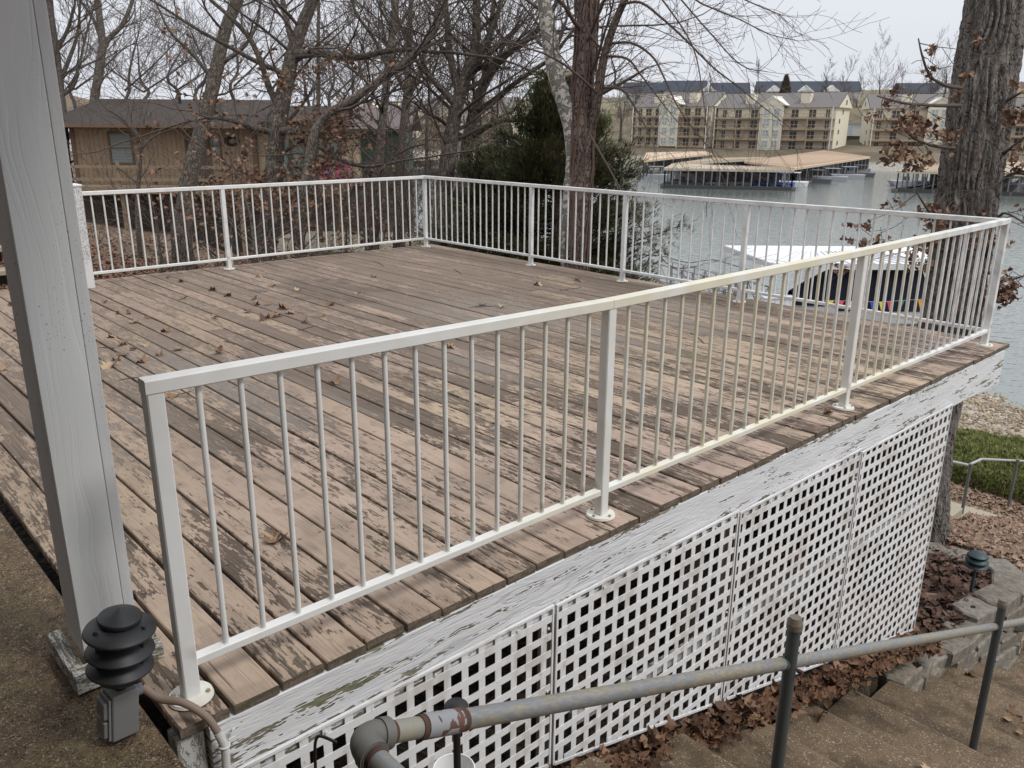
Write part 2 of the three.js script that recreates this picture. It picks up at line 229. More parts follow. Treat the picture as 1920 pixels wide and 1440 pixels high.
const peelTex = tex(2048, 256, (u, v, o) => {   // 6.2 m of old white paint on a 0.26 m beam
  const x = u * 6.2, y = v * 0.27, wob = (vn(x * 2.2, y * 9, 80) - 0.5) * 0.03 + (vn(x * 7, y * 20, 87) - 0.5) * 0.008, yy = y + wob;
  const a = vn(x * 6, yy * 62, 81), b = vn(x * 4.0, yy * 36, 82), c = vn(x * 30, yy * 200, 83), e = vn(x * 80, yy * 300, 84), big = fb(x * 1.4, y * 9, 85);
  const low = ss(0.15, 0.02, y), nearEnd = ss(0.9, 0.05, x), top = ss(0.225, 0.26, y + (big - 0.5) * 0.06);
  const thr = 0.288 + 0.15 * (big - 0.35) + 0.1 * low + 0.085 * nearEnd + 0.09 * top;
  const f = 0.34 * a + 0.28 * b + 0.22 * c + 0.16 * e, paint = ss(thr - 0.007, thr + 0.009, f), crack = ss(0.10, 0.03, Math.abs(a - 0.5)) * ss(0.45, 0.7, vn(x * 1.3, y * 14, 86));
  const gr = 0.5 * c + 0.5 * e, gm = ss(0.45, 0.7, vn(x * 2, y * 12, 88));
  const gq = gm * (0.25 + 0.45 * nearEnd); let r = mix(0.1, 0.33, gr), g = mix(0.09, 0.29, gr), bl = mix(0.065, 0.225, gr); r = mix(r, r * 0.8, gq); bl = mix(bl, bl * 0.65, gq);
  const tn = 0.93 + 0.1 * vn(x * 9, y * 40, 89) + 0.06 * (e - 0.5) - 0.15 * crack; const gy = 1 - 0.07 * ss(0.45, 0.75, fb(x * 5, y * 22, 90)); r = mix(r, 0.69 * tn * gy, paint); g = mix(g, 0.695 * tn * gy, paint); bl = mix(bl, 0.705 * tn * gy, paint);
  o[0] = r; o[1] = g; o[2] = bl; o[3] = 0.2 + 0.5 * paint + 0.25 * c - 0.3 * crack * paint;
}, { wrap: false });
const deck = thing('wooden_deck', 'large raised deck of worn tan painted boards with peeling white fascia', 'deck', [0, 0, 0]);
for (let i = 0; i < NB; i++) { const m = deckMats[Math.floor(i / SUB)], r = RNG(i + 900), near = DZ1 - 0.013 - 0.009 * r(), j = joints[i];
  // boards close to the stub pillar run on behind it
  const zb = i < 12 ? DZ0 - 0.02 : DZ0 + 0.012 * r();
  mesh('board', boardGeo(i, near, j + 0.0015), m, deck); mesh('board', boardGeo(i, j - 0.0015, zb), m, deck); }
{
  const fm = MT(peelTex, 0.7, 0.0042);
  const N = 40, P = [], U = [], I = []; // fascia beam, slightly uneven lower edge
  for (let k = 0; k <= N; k++) { const x = 0.0 + 6.085 * k / N, yb = -0.262 - 0.03 * (x / 6.1) + 0.003 * Math.sin(x * 5), z = 0.112 + 0.002 * Math.sin(x * 2.1); for (const [y, zz, v] of [[-0.034, 0.07, 1], [-0.034, z - 0.003, 1], [-0.037, z, 0.98], [yb + 0.003, z, 0.02], [yb, z - 0.003, 0], [yb, 0.07, 0]]) { P.push(x, y, zz); U.push(x / 6.2, v); } }
  for (let k = 0; k < N; k++) for (let q = 0; q < 6; q++) { const a = k * 6 + q, b = k * 6 + (q + 1) % 6; I.push(a, b, a + 6, b, b + 6, a + 6); }
  I.push(0, 2, 1, 0, 3, 2, 0, 4, 3, 0, 5, 4); { const o = N * 6; I.push(o, o + 1, o + 2, o, o + 2, o + 3, o, o + 3, o + 4, o, o + 4, o + 5); }
  const g = new THREE.BufferGeometry(); g.setAttribute('position', new THREE.Float32BufferAttribute(P, 3)); g.setAttribute('uv', new THREE.Float32BufferAttribute(U, 2)); g.setIndex(I); const ng = g.toNonIndexed(); ng.computeVertexNormals();
  mesh('fascia_beam', ng, fm, deck);
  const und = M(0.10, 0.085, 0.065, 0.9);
  mesh('rim_joist', bx(0.04, 0.235, 7.0, 6.075, -0.16, -3.55), M(0.55, 0.55, 0.55, 0.8), deck);
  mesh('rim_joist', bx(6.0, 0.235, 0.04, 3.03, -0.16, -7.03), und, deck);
  for (let k = 0; k < 13; k++) { mesh('added_skirt_board', bx(0.02, 2.4, 0.49, 6.02, -1.482, -0.62 - 0.5 * k), und, deck); if (k < 12) mesh('added_skirt_board', bx(0.49, 2.4, 0.02, 0.25 + 0.5 * k, -1.482, -6.96), und, deck); }  // unseen skirting added to keep light out from under the deck
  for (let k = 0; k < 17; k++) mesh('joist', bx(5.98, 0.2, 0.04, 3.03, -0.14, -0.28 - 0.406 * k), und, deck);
  for (const [x, z] of [[4.7, -0.4], [5.9, -3.5], [5.9, -6.9], [2.6, -0.2], [2.6, -3.5], [2.6, -6.9]]) { const b = terrain(x, z) - 0.2; mesh('support_post', bx(0.14, -0.24 - b, 0.14, x, (b - 0.24) / 2, z), und, deck); }
  // end grain stub of the corner post under the near corner
  const eg = tex(128, 512, (u, v, o) => { const a = vn(u * 9, v * 30 + 3 * Math.sin(u * 3), 95), b = vn(u * 40, v * 120, 96), p = ss(0.42, 0.5, 0.6 * a + 0.4 * b); const w = 0.2 + 0.15 * b; o[0] = mix(w, 0.5, p); o[1] = mix(w * 0.95, 0.5, p); o[2] = mix(w * 0.78, 0.48, p); o[3] = 0.3 + 0.5 * p; });
  mesh('corner_post', rb(0.075, 0.62, 0.07, -0.045, -0.36, 0.055, 0.004), MT(eg, 0.85, 0.003), deck);
  mesh('corner_post', rb(0.05, 0.6, 0.09, 0.02, -0.35, 0.03, 0.004), MT(eg, 0.85, 0.003, { color: new THREE.Color(0.5, 0.46, 0.36) }), deck);
}

// ---------------------------------------------------------------- white metal railings
// paint with a yellow algae film and grey lichen in blotches (vertex colour, by place on the metal)
const white = [0.74, 0.745, 0.74], yellow = [0.70, 0.645, 0.47], greyL = [0.5, 0.5, 0.49], rustC = [0.3, 0.2, 0.13];
function stain(g, film, lich, seed) {
  if (g.index) g = g.toNonIndexed(); const p = g.getAttribute('position'), c = new Float32Array(p.count * 3);
  for (let i = 0; i < p.count; i++) { const x = p.getX(i), y = p.getY(i), z = p.getZ(i), n = fb(x * 9 + z * 7, y * 8 + z * 5, seed), m = vn(x * 38 + y * 11, z * 33 + y * 29, seed + 1), q = vn(x * 1.2 + z * 1.3, y * 1.5, seed + 2);
    const f = film(x, y, z) * ss(0.1, 0.6, n * 0.75 + q * 0.25), l = lich(x, y, z) * ss(0.45, 0.7, m * 0.55 + n * 0.45);
    const ru = (y > 0.1257 && y < 0.15 ? 0.7 : 0.06) * ss(0.55, 0.7, vn(x * 61 + z * 57, y * 47, seed + 5));
    for (let k = 0; k < 3; k++) c[3 * i + k] = mix(mix(mix(white[k], yellow[k], f), greyL[k], l), rustC[k], ru); }
  g.setAttribute('color', new THREE.BufferAttribute(c, 3)); return g;
}
const railMat = new THREE.MeshStandardMaterial({ vertexColors: true, roughness: 0.48 });
const boltMat = M(0.35, 0.3, 0.25, 0.6, { metalness: 0.4 });
const plateMat = M(0.72, 0.70, 0.62, 0.55);
function longBox(a, b, w, h, n) {   // box along a..b cut into n lengths so the film can vary
  const A = V(a), B = V(b), L = A.distanceTo(B), g = new RoundedBoxGeometry(w, h, L, 1, 0.003), o = new THREE.Object3D(); o.position.copy(A).add(B).multiplyScalar(0.5); o.lookAt(B); o.updateMatrix();
  const parts = []; const gg = new THREE.BoxGeometry(w - 0.001, h - 0.001, L, 1, 1, n); parts.push(gg);
  const ch = 0.0035, P = [], I = [], U = [], pr = [[-w / 2 + ch, -h / 2], [w / 2 - ch, -h / 2], [w / 2, -h / 2 + ch], [w / 2, h / 2 - ch], [w / 2 - ch, h / 2], [-w / 2 + ch, h / 2], [-w / 2, h / 2 - ch], [-w / 2, -h / 2 + ch]];
  for (let k = 0; k <= n; k++) pr.forEach(([x, y]) => { P.push(x, y, -L / 2 + L * k / n); U.push(0, 0); });
  for (let k = 0; k < n; k++) for (let q = 0; q < 8; q++) { const s = k * 8 + q, t = k * 8 + (q + 1) % 8; I.push(s, t, s + 8, t, t + 8, s + 8); }
  for (let q = 1; q < 7; q++) { I.push(0, q + 1, q); I.push(n * 8, n * 8 + q, n * 8 + q + 1); }
  const r = new THREE.BufferGeometry(); r.setAttribute('position', new THREE.Float32BufferAttribute(P, 3)); r.setAttribute('uv', new THREE.Float32BufferAttribute(U, 2)); r.setIndex(I); const ng = r.toNonIndexed(); ng.applyMatrix4(o.matrix); ng.computeVertexNormals(); return ng;
}
const boltGeo = new THREE.CylinderGeometry(0.006, 0.007, 0.007, 6);
function rail(label, A, B, posts, film, lich, seed, ends = [1, 1], sub = null) {
  // posts: fractions with heights; A, B floor points [x, z]
  const dir = new THREE.Vector2(B[0] - A[0], B[1] - A[1]), L = dir.length(); dir.normalize();
  const at = (s, y) => [A[0] + dir.x * s, y, A[1] + dir.y * s];
  const t = thing('metal_railing', label, 'railing', [0, 0, 0], 0, 'railings round the deck');
  const S = (g) => stain(g, film, lich, seed);
  const hAt = (s) => { for (let i = 1; i < posts.length; i++) if (s <= posts[i][0] + 1e-6) { const p = posts[i - 1], q = posts[i]; return mix(p[1], q[1], (s - p[0]) / (q[0] - p[0])); } return posts[posts.length - 1][1]; };
  const PW = 0.044;
  posts.forEach(([s, h, kind], i) => { if (i + 1 < posts.length) { const q = posts[i + 1], n = Math.ceil((q[0] - s) / 0.05);
      mesh('top_rail', S(longBox(at(s + (i ? 0.001 : -0.023 * ends[0]), h - 0.019), at(q[0] + (i + 2 === posts.length ? 0.0225 * ends[1] : -0.001), q[1] - 0.019), 0.047, 0.038, n)), railMat, t);
      mesh('bottom_rail', S(longBox(at(s + (kind ? 0.02 : PW / 2), 0.112), at(q[0] - (q[2] ? 0.02 : PW / 2), 0.112), 0.034, 0.027, n)), railMat, t);
      const c = Math.round((q[0] - s) / 0.114), d = (q[0] - s) / c;
      for (let k = 1; k < c; k++) { const ss_ = s + d * k, hh = hAt(ss_) - 0.037; const g = new THREE.CylinderGeometry(0.0087, 0.0087, hh - 0.125, 8, 30).translate(...at(ss_, (hh + 0.125) / 2)); mesh('baluster', S(g), railMat, t); } }
    if (kind) return;
    const pg = stain(longBox(at(s, 0.006), at(s, h - 0.0385), PW, PW, 26), (x, y, z) => film(x, y, z) * 0.35, lich, seed); const post = mesh('post', pg, railMat, t);
    const pl = mesh('base_plate', new THREE.CylinderGeometry(0.058, 0.061, 0.009, 28).translate(...at(s, 0.007)), plateMat, t);
    for (let k = 0; k < 4; k++) { const a = k * Math.PI / 2 + 0.5 + i; const p = at(s, 0.014); mesh('bolt', boltGeo.clone().translate(p[0] + 0.046 * Math.cos(a), p[1], p[2] + 0.046 * Math.sin(a)), boltMat, pl); }
  });
  return t;
}
rail('white metal railing yellowed with algae, along the lattice side above the concrete steps', [0, 0], [5.963, 0],
  [[0, 0.93], [1.704, 0.905], [3.783, 0.912], [5.963, 0.93]], (x) => 0.12 + 0.75 * ss(0.6, 2.2, x) * ss(5.2, 4.2, x), (x) => 0.12 + 0.75 * ss(4.1, 5.2, x), 101);
rail('white metal railing greyed with lichen, between the deck and the lake', [5.963, -0.0235], [5.963, -6.902],
  [[0, 0.927, 1], [2.076, 0.918], [3.48, 0.917], [4.86, 0.92], [6.8785, 0.922]], () => 0.1, (x, y, z) => 0.45 + 0.3 * ss(-3, 0, z), 111, [0, 1]);
rail('white metal railing facing the brown house, ending at the square white pillar', [5.939, -6.902], [1.74, -6.80],
  [[0, 0.92, 1], [2.735, 0.905], [4.185, 0.905, 1]], () => 0.15, () => 0.35, 121, [0, 0]);

// stub pillar at the end of that railing
{
  const sp = tex(256, 1024, (u, v, o) => { const n = vn(u * 60, v * 240, 131), q = vn(u * 25, v * 90, 132), m = ss(0.5, 0.62, n * 0.5 + q * 0.5) * ss(0.28, 0.42, v + 0.15 * vn(u * 5, v * 9, 133)); const w = 0.66 - 0.36 * m + 0.04 * q; o[0] = w; o[1] = w; o[2] = w * 1.0; o[3] = 0.5 + 0.2 * n; }, { wrap: false });
  const t = thing('square_pillar', 'short white square pillar speckled with mildew at the far railing end', 'pillar', [1.675, 0, -6.70]);
  const g = rb(0.125, 0.965, 0.2, 0, 0.4825, 0, 0.005); mesh('shaft', g, MT(sp, 0.7, 0.001), t);
  mesh('cap', rb(0.14, 0.02, 0.215, 0, 0.9755, 0, 0.004), M(0.74, 0.74, 0.74, 0.6), t);
}
// timber steps going up beside the stub pillar
{
  const wm = M(0.34, 0.28, 0.22, 0.9), t = thing('timber_steps', 'weathered timber steps climbing from the far deck corner beside the square pillar', 'steps', [0.62, 0, -7.12]);
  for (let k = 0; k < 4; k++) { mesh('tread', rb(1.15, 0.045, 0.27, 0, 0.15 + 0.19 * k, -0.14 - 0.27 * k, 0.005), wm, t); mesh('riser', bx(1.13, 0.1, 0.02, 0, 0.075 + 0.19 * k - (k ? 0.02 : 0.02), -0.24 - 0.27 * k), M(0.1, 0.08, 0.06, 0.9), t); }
  for (const s of [-1, 1]) mesh('stringer', beam([s * 0.595, 0.02, 0.02], [s * 0.595, 0.72, -1.1], 0.035, 0.22), wm, t);
}

// ---------------------------------------------------------------- porch post in the foreground
{
  const wg = tex(512, 2048, (u, v, o) => {   // embossed wood grain hardboard, white-grey paint, mildew specks
    const x = u * 0.16, y = v * 2.6, wob = 0.05 * (vn(x * 9, y * 2.6, 141) - 0.5) + 0.012 * (vn(x * 30, y * 7, 142) - 0.5);
    const ph = (x + wob * 1.6 + 0.01 * Math.sin(y * 1.7)) * 62, n = vn(ph, y * 1.6, 143), line = ss(0.09, 0.0, Math.abs(n - 0.5)) * ss(0.35, 0.6, vn(x * 40, y * 3.5, 148)), fine = vn(x * 500, y * 20, 144), sp = ss(0.88, 0.95, vn(x * 260, y * 260, 145)) * ss(0.58, 0.8, vn(x * 22, y * 5, 146)) * 0.7;
    const w = (0.71 + 0.03 * vn(x * 30, y * 4, 147)) * (1 - 0.75 * sp); o[0] = w * 0.98; o[1] = w * 1.0; o[2] = w * 1.0; o[3] = 0.45 + 0.1 * fine - 0.38 * line + 0.15 * ss(0.1, 0.2, Math.abs(n - 0.5)); }, { wrap: false });
  const sk = tex(128, 2048, (u, v, o) => { const x = u * 0.04, y = v * 2.6, s = ss(0.8, 0.9, vn(x * 230, y * 230, 151) * 0.75 + 0.25 * vn(x * 500, y * 500, 152)) * ss(0.3, 0.65, vn(x * 20, y * 3, 153)), w = (0.62 + 0.05 * vn(x * 60, y * 12, 154)) * (1 - 0.72 * s); o[0] = w * 0.99; o[1] = w; o[2] = w; o[3] = 0.5 + 0.15 * vn(x * 200, y * 90, 155); }, { wrap: false });
  const wgm = MT(wg, 0.75, 0.0009), skm = MT(sk, 0.75, 0.0015), sidem = MT(sk, 0.78, 0.0015);
  const t = thing('porch_post', 'tall grey-white boxed porch post with wood grain face, beside the black path light', 'post', [-0.105, 0, -0.375]);
  // wide front board, corner strip with a seam between, side boards
  const plane = (w, h) => { const g = new RoundedBoxGeometry(w, h, 0.018, 1, 0.0018); const p = g.getAttribute('position'), U = []; for (let i = 0; i < p.count; i++) U.push(p.getX(i) / w + 0.5, p.getY(i) / h + 0.5); g.setAttribute('uv', new THREE.Float32BufferAttribute(U, 2)); return g; };
  mesh('face_board', plane(0.122, 2.52).translate(-0.0165, 1.32, 0.068), wgm, t);
  mesh('corner_strip', plane(0.0285, 2.52).translate(0.0605, 1.32, 0.0665), skm, t);
  mesh('side_board', plane(0.135, 2.52).rotateY(-Math.PI / 2).translate(-0.0685, 1.32, -0.0095), sidem, t);
  mesh('side_board', plane(0.135, 2.52).rotateY(Math.PI / 2).translate(0.066, 1.32, -0.0115), sidem, t);
  mesh('back_board', plane(0.118, 2.52).rotateY(Math.PI).translate(0, 1.32, -0.068), wgm, t);
  // plinth of old lumber, peeled
  const pt = tex(512, 128, (u, v, o) => { const a = vn(u * 9, v * 9, 161), b = vn(u * 30, v * 34, 162), c = vn(u * 90, v * 60, 163), p = ss(0.46, 0.52, 0.4 * a + 0.35 * b + 0.25 * c), g = 0.12 + 0.14 * c; o[0] = mix(g, 0.62, p); o[1] = mix(g * 0.9, 0.61, p); o[2] = mix(g * 0.55, 0.58, p); o[3] = 0.2 + 0.6 * p + 0.2 * c; });
  const pm = MT(pt, 0.85, 0.004);
  mesh('plinth_board', rb(0.245, 0.062, 0.05, -0.002, 0.016, 0.115, 0.004), pm, t);
  mesh('plinth_board', rb(0.04, 0.058, 0.24, -0.105, 0.014, -0.032, 0.004), pm, t);
  mesh('plinth_board', rb(0.04, 0.058, 0.24, 0.101, 0.03, -0.032, 0.004), pm, t);
}
// the house and porch roof behind the camera that the post carries
{
  const t = thing('porch_house', 'pale house wall and porch roof that the boxed post carries', 'house', [0, 0, 0]);
  const wm = M(0.14, 0.10, 0.07, 0.9), rm = M(0.12, 0.1, 0.09, 0.95);
  mesh('wall', bx(0.2, 5.2, 16, -3.4, 2.1, 2.4), wm, t);
  mesh('porch_ceiling', bx(3.55, 0.05, 8.2, -1.62, 2.63, 3.2), M(0.2, 0.16, 0.12, 0.9), t);
  mesh('porch_roof', beam([-3.4, 3.5, 3.2], [0.35, 2.72, 3.2], 8.6, 0.08), rm, t);
  mesh('porch_beam', bx(0.14, 0.2, 8.2, -0.105, 2.7, 3.2), M(0.5, 0.5, 0.5, 0.8), t);
  mesh('roof', beam([-7.5, 6.4, 2.4], [-3.0, 4.6, 2.4], 16.4, 0.12), rm, t);
}

// ---------------------------------------------------------------- tiered path lights
function pagoda(name, label, pos, col, scale, tiers, turn) {
  const t = thing(name, label, 'lamp', pos, turn); const m = M(...col, 0.5), L = (pts, n = 40) => new THREE.LatheGeometry(pts.map(([r, y]) => new THREE.Vector2(r, y)), n);
  return { t, m, L };
}
{
  const { t, m, L } = pagoda('path_light', 'black tiered path light on a grey junction box beside the boxed porch post', [-0.19, -0.025, 0.0], [0.022, 0.023, 0.025], 1, 3, 0.1);
  t.quaternion.premultiply(new THREE.Quaternion().setFromAxisAngle(new THREE.Vector3(0.676, 0, -0.737), 0.12));
  const gm = M(0.2, 0.2, 0.195, 0.62);
  const box = mesh('junction_box', rb(0.07, 0.14, 0.06, 0, 0.085, 0, 0.006, 2), gm, t);
  mesh('cover_plate', rb(0.007, 0.125, 0.054, -0.0395, 0.085, 0, 0.002), gm, box);
  mesh('outlet_lid', rb(0.012, 0.05, 0.044, -0.0475, 0.056, 0, 0.004), gm, box); mesh('outlet_lid', rb(0.012, 0.05, 0.044, -0.0475, 0.113, 0, 0.004), gm, box);
  mesh('stub_pipe', cyl(0.012, 0.012, 0.05, 0, -0.02, 0, 14), M(0.1, 0.1, 0.1, 0.7), t);
  mesh('neck', cyl(0.0155, 0.0145, 0.05, 0, 0.152, 0, 18), m, t);
  mesh('bowl', L([[0.0, 0.182], [0.03, 0.182], [0.056, 0.192], [0.0635, 0.21], [0.064, 0.222], [0.0, 0.224]]), m, t);
  for (const [y, r] of [[0.221, 0.081], [0.27, 0.0825]]) mesh('louver', L([[0.036, y + 0.033], [0.05, y + 0.03], [r - 0.002, y + 0.004], [r, y], [r - 0.004, y - 0.002], [0.048, y + 0.022], [0.036, y + 0.026], [0.036, y + 0.033]]), m, t);
  mesh('core', cyl(0.034, 0.034, 0.125, 0, 0.218, 0, 24), m, t);
  const hood = mesh('hood', L([[0.0, 0.355], [0.05, 0.352], [0.083, 0.334], [0.086, 0.328], [0.083, 0.327], [0.045, 0.34], [0.0, 0.342]]), m, t);
  mesh('cap', L([[0.0, 0.392], [0.004, 0.3915], [0.05, 0.371], [0.0525, 0.367], [0.051, 0.358], [0.046, 0.352], [0.0, 0.352]]), m, hood);
  for (let k = 0; k < 3; k++) { const a = 0.62 + k * 2.094; mesh('screw', cyl(0.0055, 0.0045, 0.012, 0.063 * Math.sin(a), 0.341, 0.063 * Math.cos(a), 10), m, hood); mesh('spacer', cyl(0.004, 0.004, 0.075, 0.06 * Math.sin(a), 0.243, 0.06 * Math.cos(a), 8), m, t); }
  // conduit: fitting at the box, tan flexible pipe bending down over the deck corner, white corrugated below
  const c = thing('electrical_conduit', 'tan flexible conduit curving from the grey junction box down over the deck corner', 'conduit', [0, 0, 0]);
  mesh('fitting', bar([-0.15, 0.092, -0.002], [-0.122, 0.096, 0.006], 0.0155, 12), M(0.2, 0.22, 0.25, 0.5), c);
  const P0 = [-0.122, 0.096, 0.006];
  mesh('pipe', tubeGeo([P0, [-0.096,0.074,0.05], [-0.053,0.067,0.1], [-0.011,0.02,0.135], [0.007,-0.027,0.15]], 0.0105, 60, 14), M(0.24, 0.175, 0.135, 0.7), c);
  const lo = [[0.007,-0.027,0.15], [0.02,-0.082,0.152], [0.018,-0.151,0.152], [0.004,-0.287,0.152]], lc = new THREE.CatmullRomCurve3(lo.map(V)); const rings = [];
  for (let k = 0; k < 46; k++) { const a = lc.getPointAt(k / 46), b = lc.getPointAt(Math.min(1, (k + 0.6) / 46)); rings.push(bar(a.toArray(), b.toArray(), 0.0118, 12)); }
  rings.push(new THREE.TubeGeometry(lc, 40, 0.0098, 12)); mesh('corrugated_pipe', rings, M(0.6, 0.6, 0.58, 0.6), c);
  mesh('clamp', [new THREE.TorusGeometry(0.0135, 0.003, 6, 16).rotateX(Math.PI / 2).translate(...[0.02,-0.078,0.152]), bx(0.02, 0.012, 0.004, 0.018, 0, 0).translate(...[0.03,-0.082,0.139]), cyl(0.007, 0.006, 0.006, 0, 0, 0, 10).rotateX(Math.PI / 2).translate(...[0.056,-0.06,0.13])], M(0.66, 0.66, 0.64, 0.55), c);
}
{
  const gp = terrain(6.75, 0.02);
  const { t, m, L } = pagoda('path_light', 'dark green tiered path light standing in the mulch behind the retaining wall', [6.72, gp, 0.02], [0.03, 0.055, 0.06], 1, 2, 0);
  const h = -2.03 - gp;
  mesh('stake', cyl(0.016, 0.013, h - 0.08, 0, -0.02, 0, 12), m, t);
  mesh('core', cyl(0.05, 0.05, 0.09, 0, h - 0.1, 0, 20), m, t);
  for (const y of [h - 0.085, h - 0.035]) mesh('louver', L([[0.04, y + 0.035], [0.07, y + 0.028], [0.093, y + 0.002], [0.094, y - 0.006], [0.088, y - 0.008], [0.04, y + 0.01], [0.04, y + 0.035]], 28), m, t);
  mesh('cap', L([[0, h + 0.05], [0.045, h + 0.042], [0.08, h + 0.018], [0.086, h + 0.008], [0.06, h + 0.004], [0, h + 0.004]], 28), m, t);
}

// ---------------------------------------------------------------- white lattice under the deck
{
  const lt = tex(512, 512, (u, v, o) => { const a = vnp(u * 8, v * 8, 171, 8, 8), b = vnp(u * 40, v * 20, 172, 40, 20), c = vnp(u * 120, v * 120, 173, 120, 120), st = ss(0.5, 0.8, a * 0.6 + b * 0.4), dk = ss(0.8, 0.9, c * 0.6 + b * 0.4); const w = 0.72 + 0.03 * c; o[0] = w * (1 - 0.2 * st) * (1 - 0.3 * dk); o[1] = w * (1 - 0.235 * st) * (1 - 0.32 * dk); o[2] = w * (1 - 0.27 * st) * (1 - 0.35 * dk); o[3] = 0.5; }, { bump: false });
  const lm = new THREE.MeshStandardMaterial({ map: lt.map, roughness: 0.5 }), scr = M(0.7, 0.7, 0.68, 0.4);
  const P = 0.0765, W = 0.0295, bot = (x) => -0.959 - 0.28 * (x - 1.387);
  const screen = thing('lattice_screen', 'white square lattice screen closing the space under the deck along the steps', 'lattice');
  const panel = (xa, xb, top, label, dz) => {
    const t = new THREE.Group(); t.name = 'panel'; screen.add(t); const z = 0.1215 + dz, n = Math.round((xb - xa - 0.022) / P), p = (xb - xa - 0.022) / n, F = 0.011;
    const slat = (x0, x1, y0, y1, zz, d, name = 'slat') => mesh(name, metricUV(bx(x1 - x0, y1 - y0, d, (x0 + x1) / 2, (y0 + y1) / 2, zz)), lm, t);
    const lowest = bot(xb);
    for (let k = 1; k < n + 1; k++) { const x = xa + 0.011 + (k - 0.5) * p; slat(x - W / 2, x + W / 2, bot(x) , top - 0.0112, z + 0.0012, 0.0032); }
    const rows = Math.floor((top - lowest) / P);
    for (let r = 0; r < rows; r++) { const y = top - 0.011 - 0.026 - 0.0172 - r * P; const xs = Math.max(xa + 0.0112, 1.387 - ((y - W / 2) + 0.959) / 0.28 + 0.0); if (xs < xb - 0.05) slat(xs, xb - 0.0112, y - W / 2, y + W / 2, z + 0.003, 0.0034); }
    mesh('frame_edge', metricUV(rb(xb - xa, F * 1.2, 0.011, (xa + xb) / 2, top - F * 0.5, z + 0.002, 0.002)), lm, t);
    for (const x of [xa + F / 2, xb - F / 2]) mesh('frame_edge', metricUV(rb(F, top - F - bot(x), 0.011, x, (top - F - 0.0015 + bot(x)) / 2, z + 0.002, 0.002)), lm, t);
    mesh('frame_edge', beam([xa + 0.012, bot(xa + 0.012) + 0.002, z + 0.002], [xb - 0.012, bot(xb - 0.012) + 0.002, z + 0.002], 0.011, 0.012), lm, t);
    for (const q of [0.22, 0.55, 0.85]) mesh('screw', cyl(0.006, 0.005, 0.004, 0, 0, 0, 8).rotateX(Math.PI / 2).translate(xa + (xb - xa) * q, top - 0.03, z + 0.006), scr, t);
    for (const q of [0.12, 0.5]) mesh('screw', cyl(0.006, 0.005, 0.004, 0, 0, 0, 8).rotateX(Math.PI / 2).translate(xb - 0.03, mix(top, bot(xb), q), z + 0.006), scr, t);
  };
  panel(0.06, 1.314, -0.198, 'white lattice panel nearest the concrete landing, behind the pipe elbow', 0);
  panel(1.324, 2.556, -0.203, 'white lattice panel behind the long gap of pipe handrail before its first post', 0.002);
  panel(2.572, 3.812, -0.222, 'white lattice panel with its foot in leaf litter behind the first handrail post', 0);
  panel(3.824, 5.145, -0.246, 'white lattice panel at the far end beside the retaining wall blocks', 0.001);
  // old white cross rail seen through the holes, dark boards behind
  const back = thing('lattice_backing', 'pale crosswise rail and dark props glimpsed behind the lattice holes', 'timber frame', [0, 0, 0]);
  mesh('cross_rail', beam([1.5, -0.86, 0.06], [5.1, -0.98, 0.06], 0.03, 0.055), M(0.55, 0.55, 0.54, 0.8), back);
  for (const x of [1.32, 2.565, 3.82, 5.0]) mesh('prop', bx(0.07, 0.9 + 0.28 * x, 0.05, x, -0.28 - (0.9 + 0.28 * x) / 2, 0.045), M(0.12, 0.1, 0.08, 0.9), back);
}

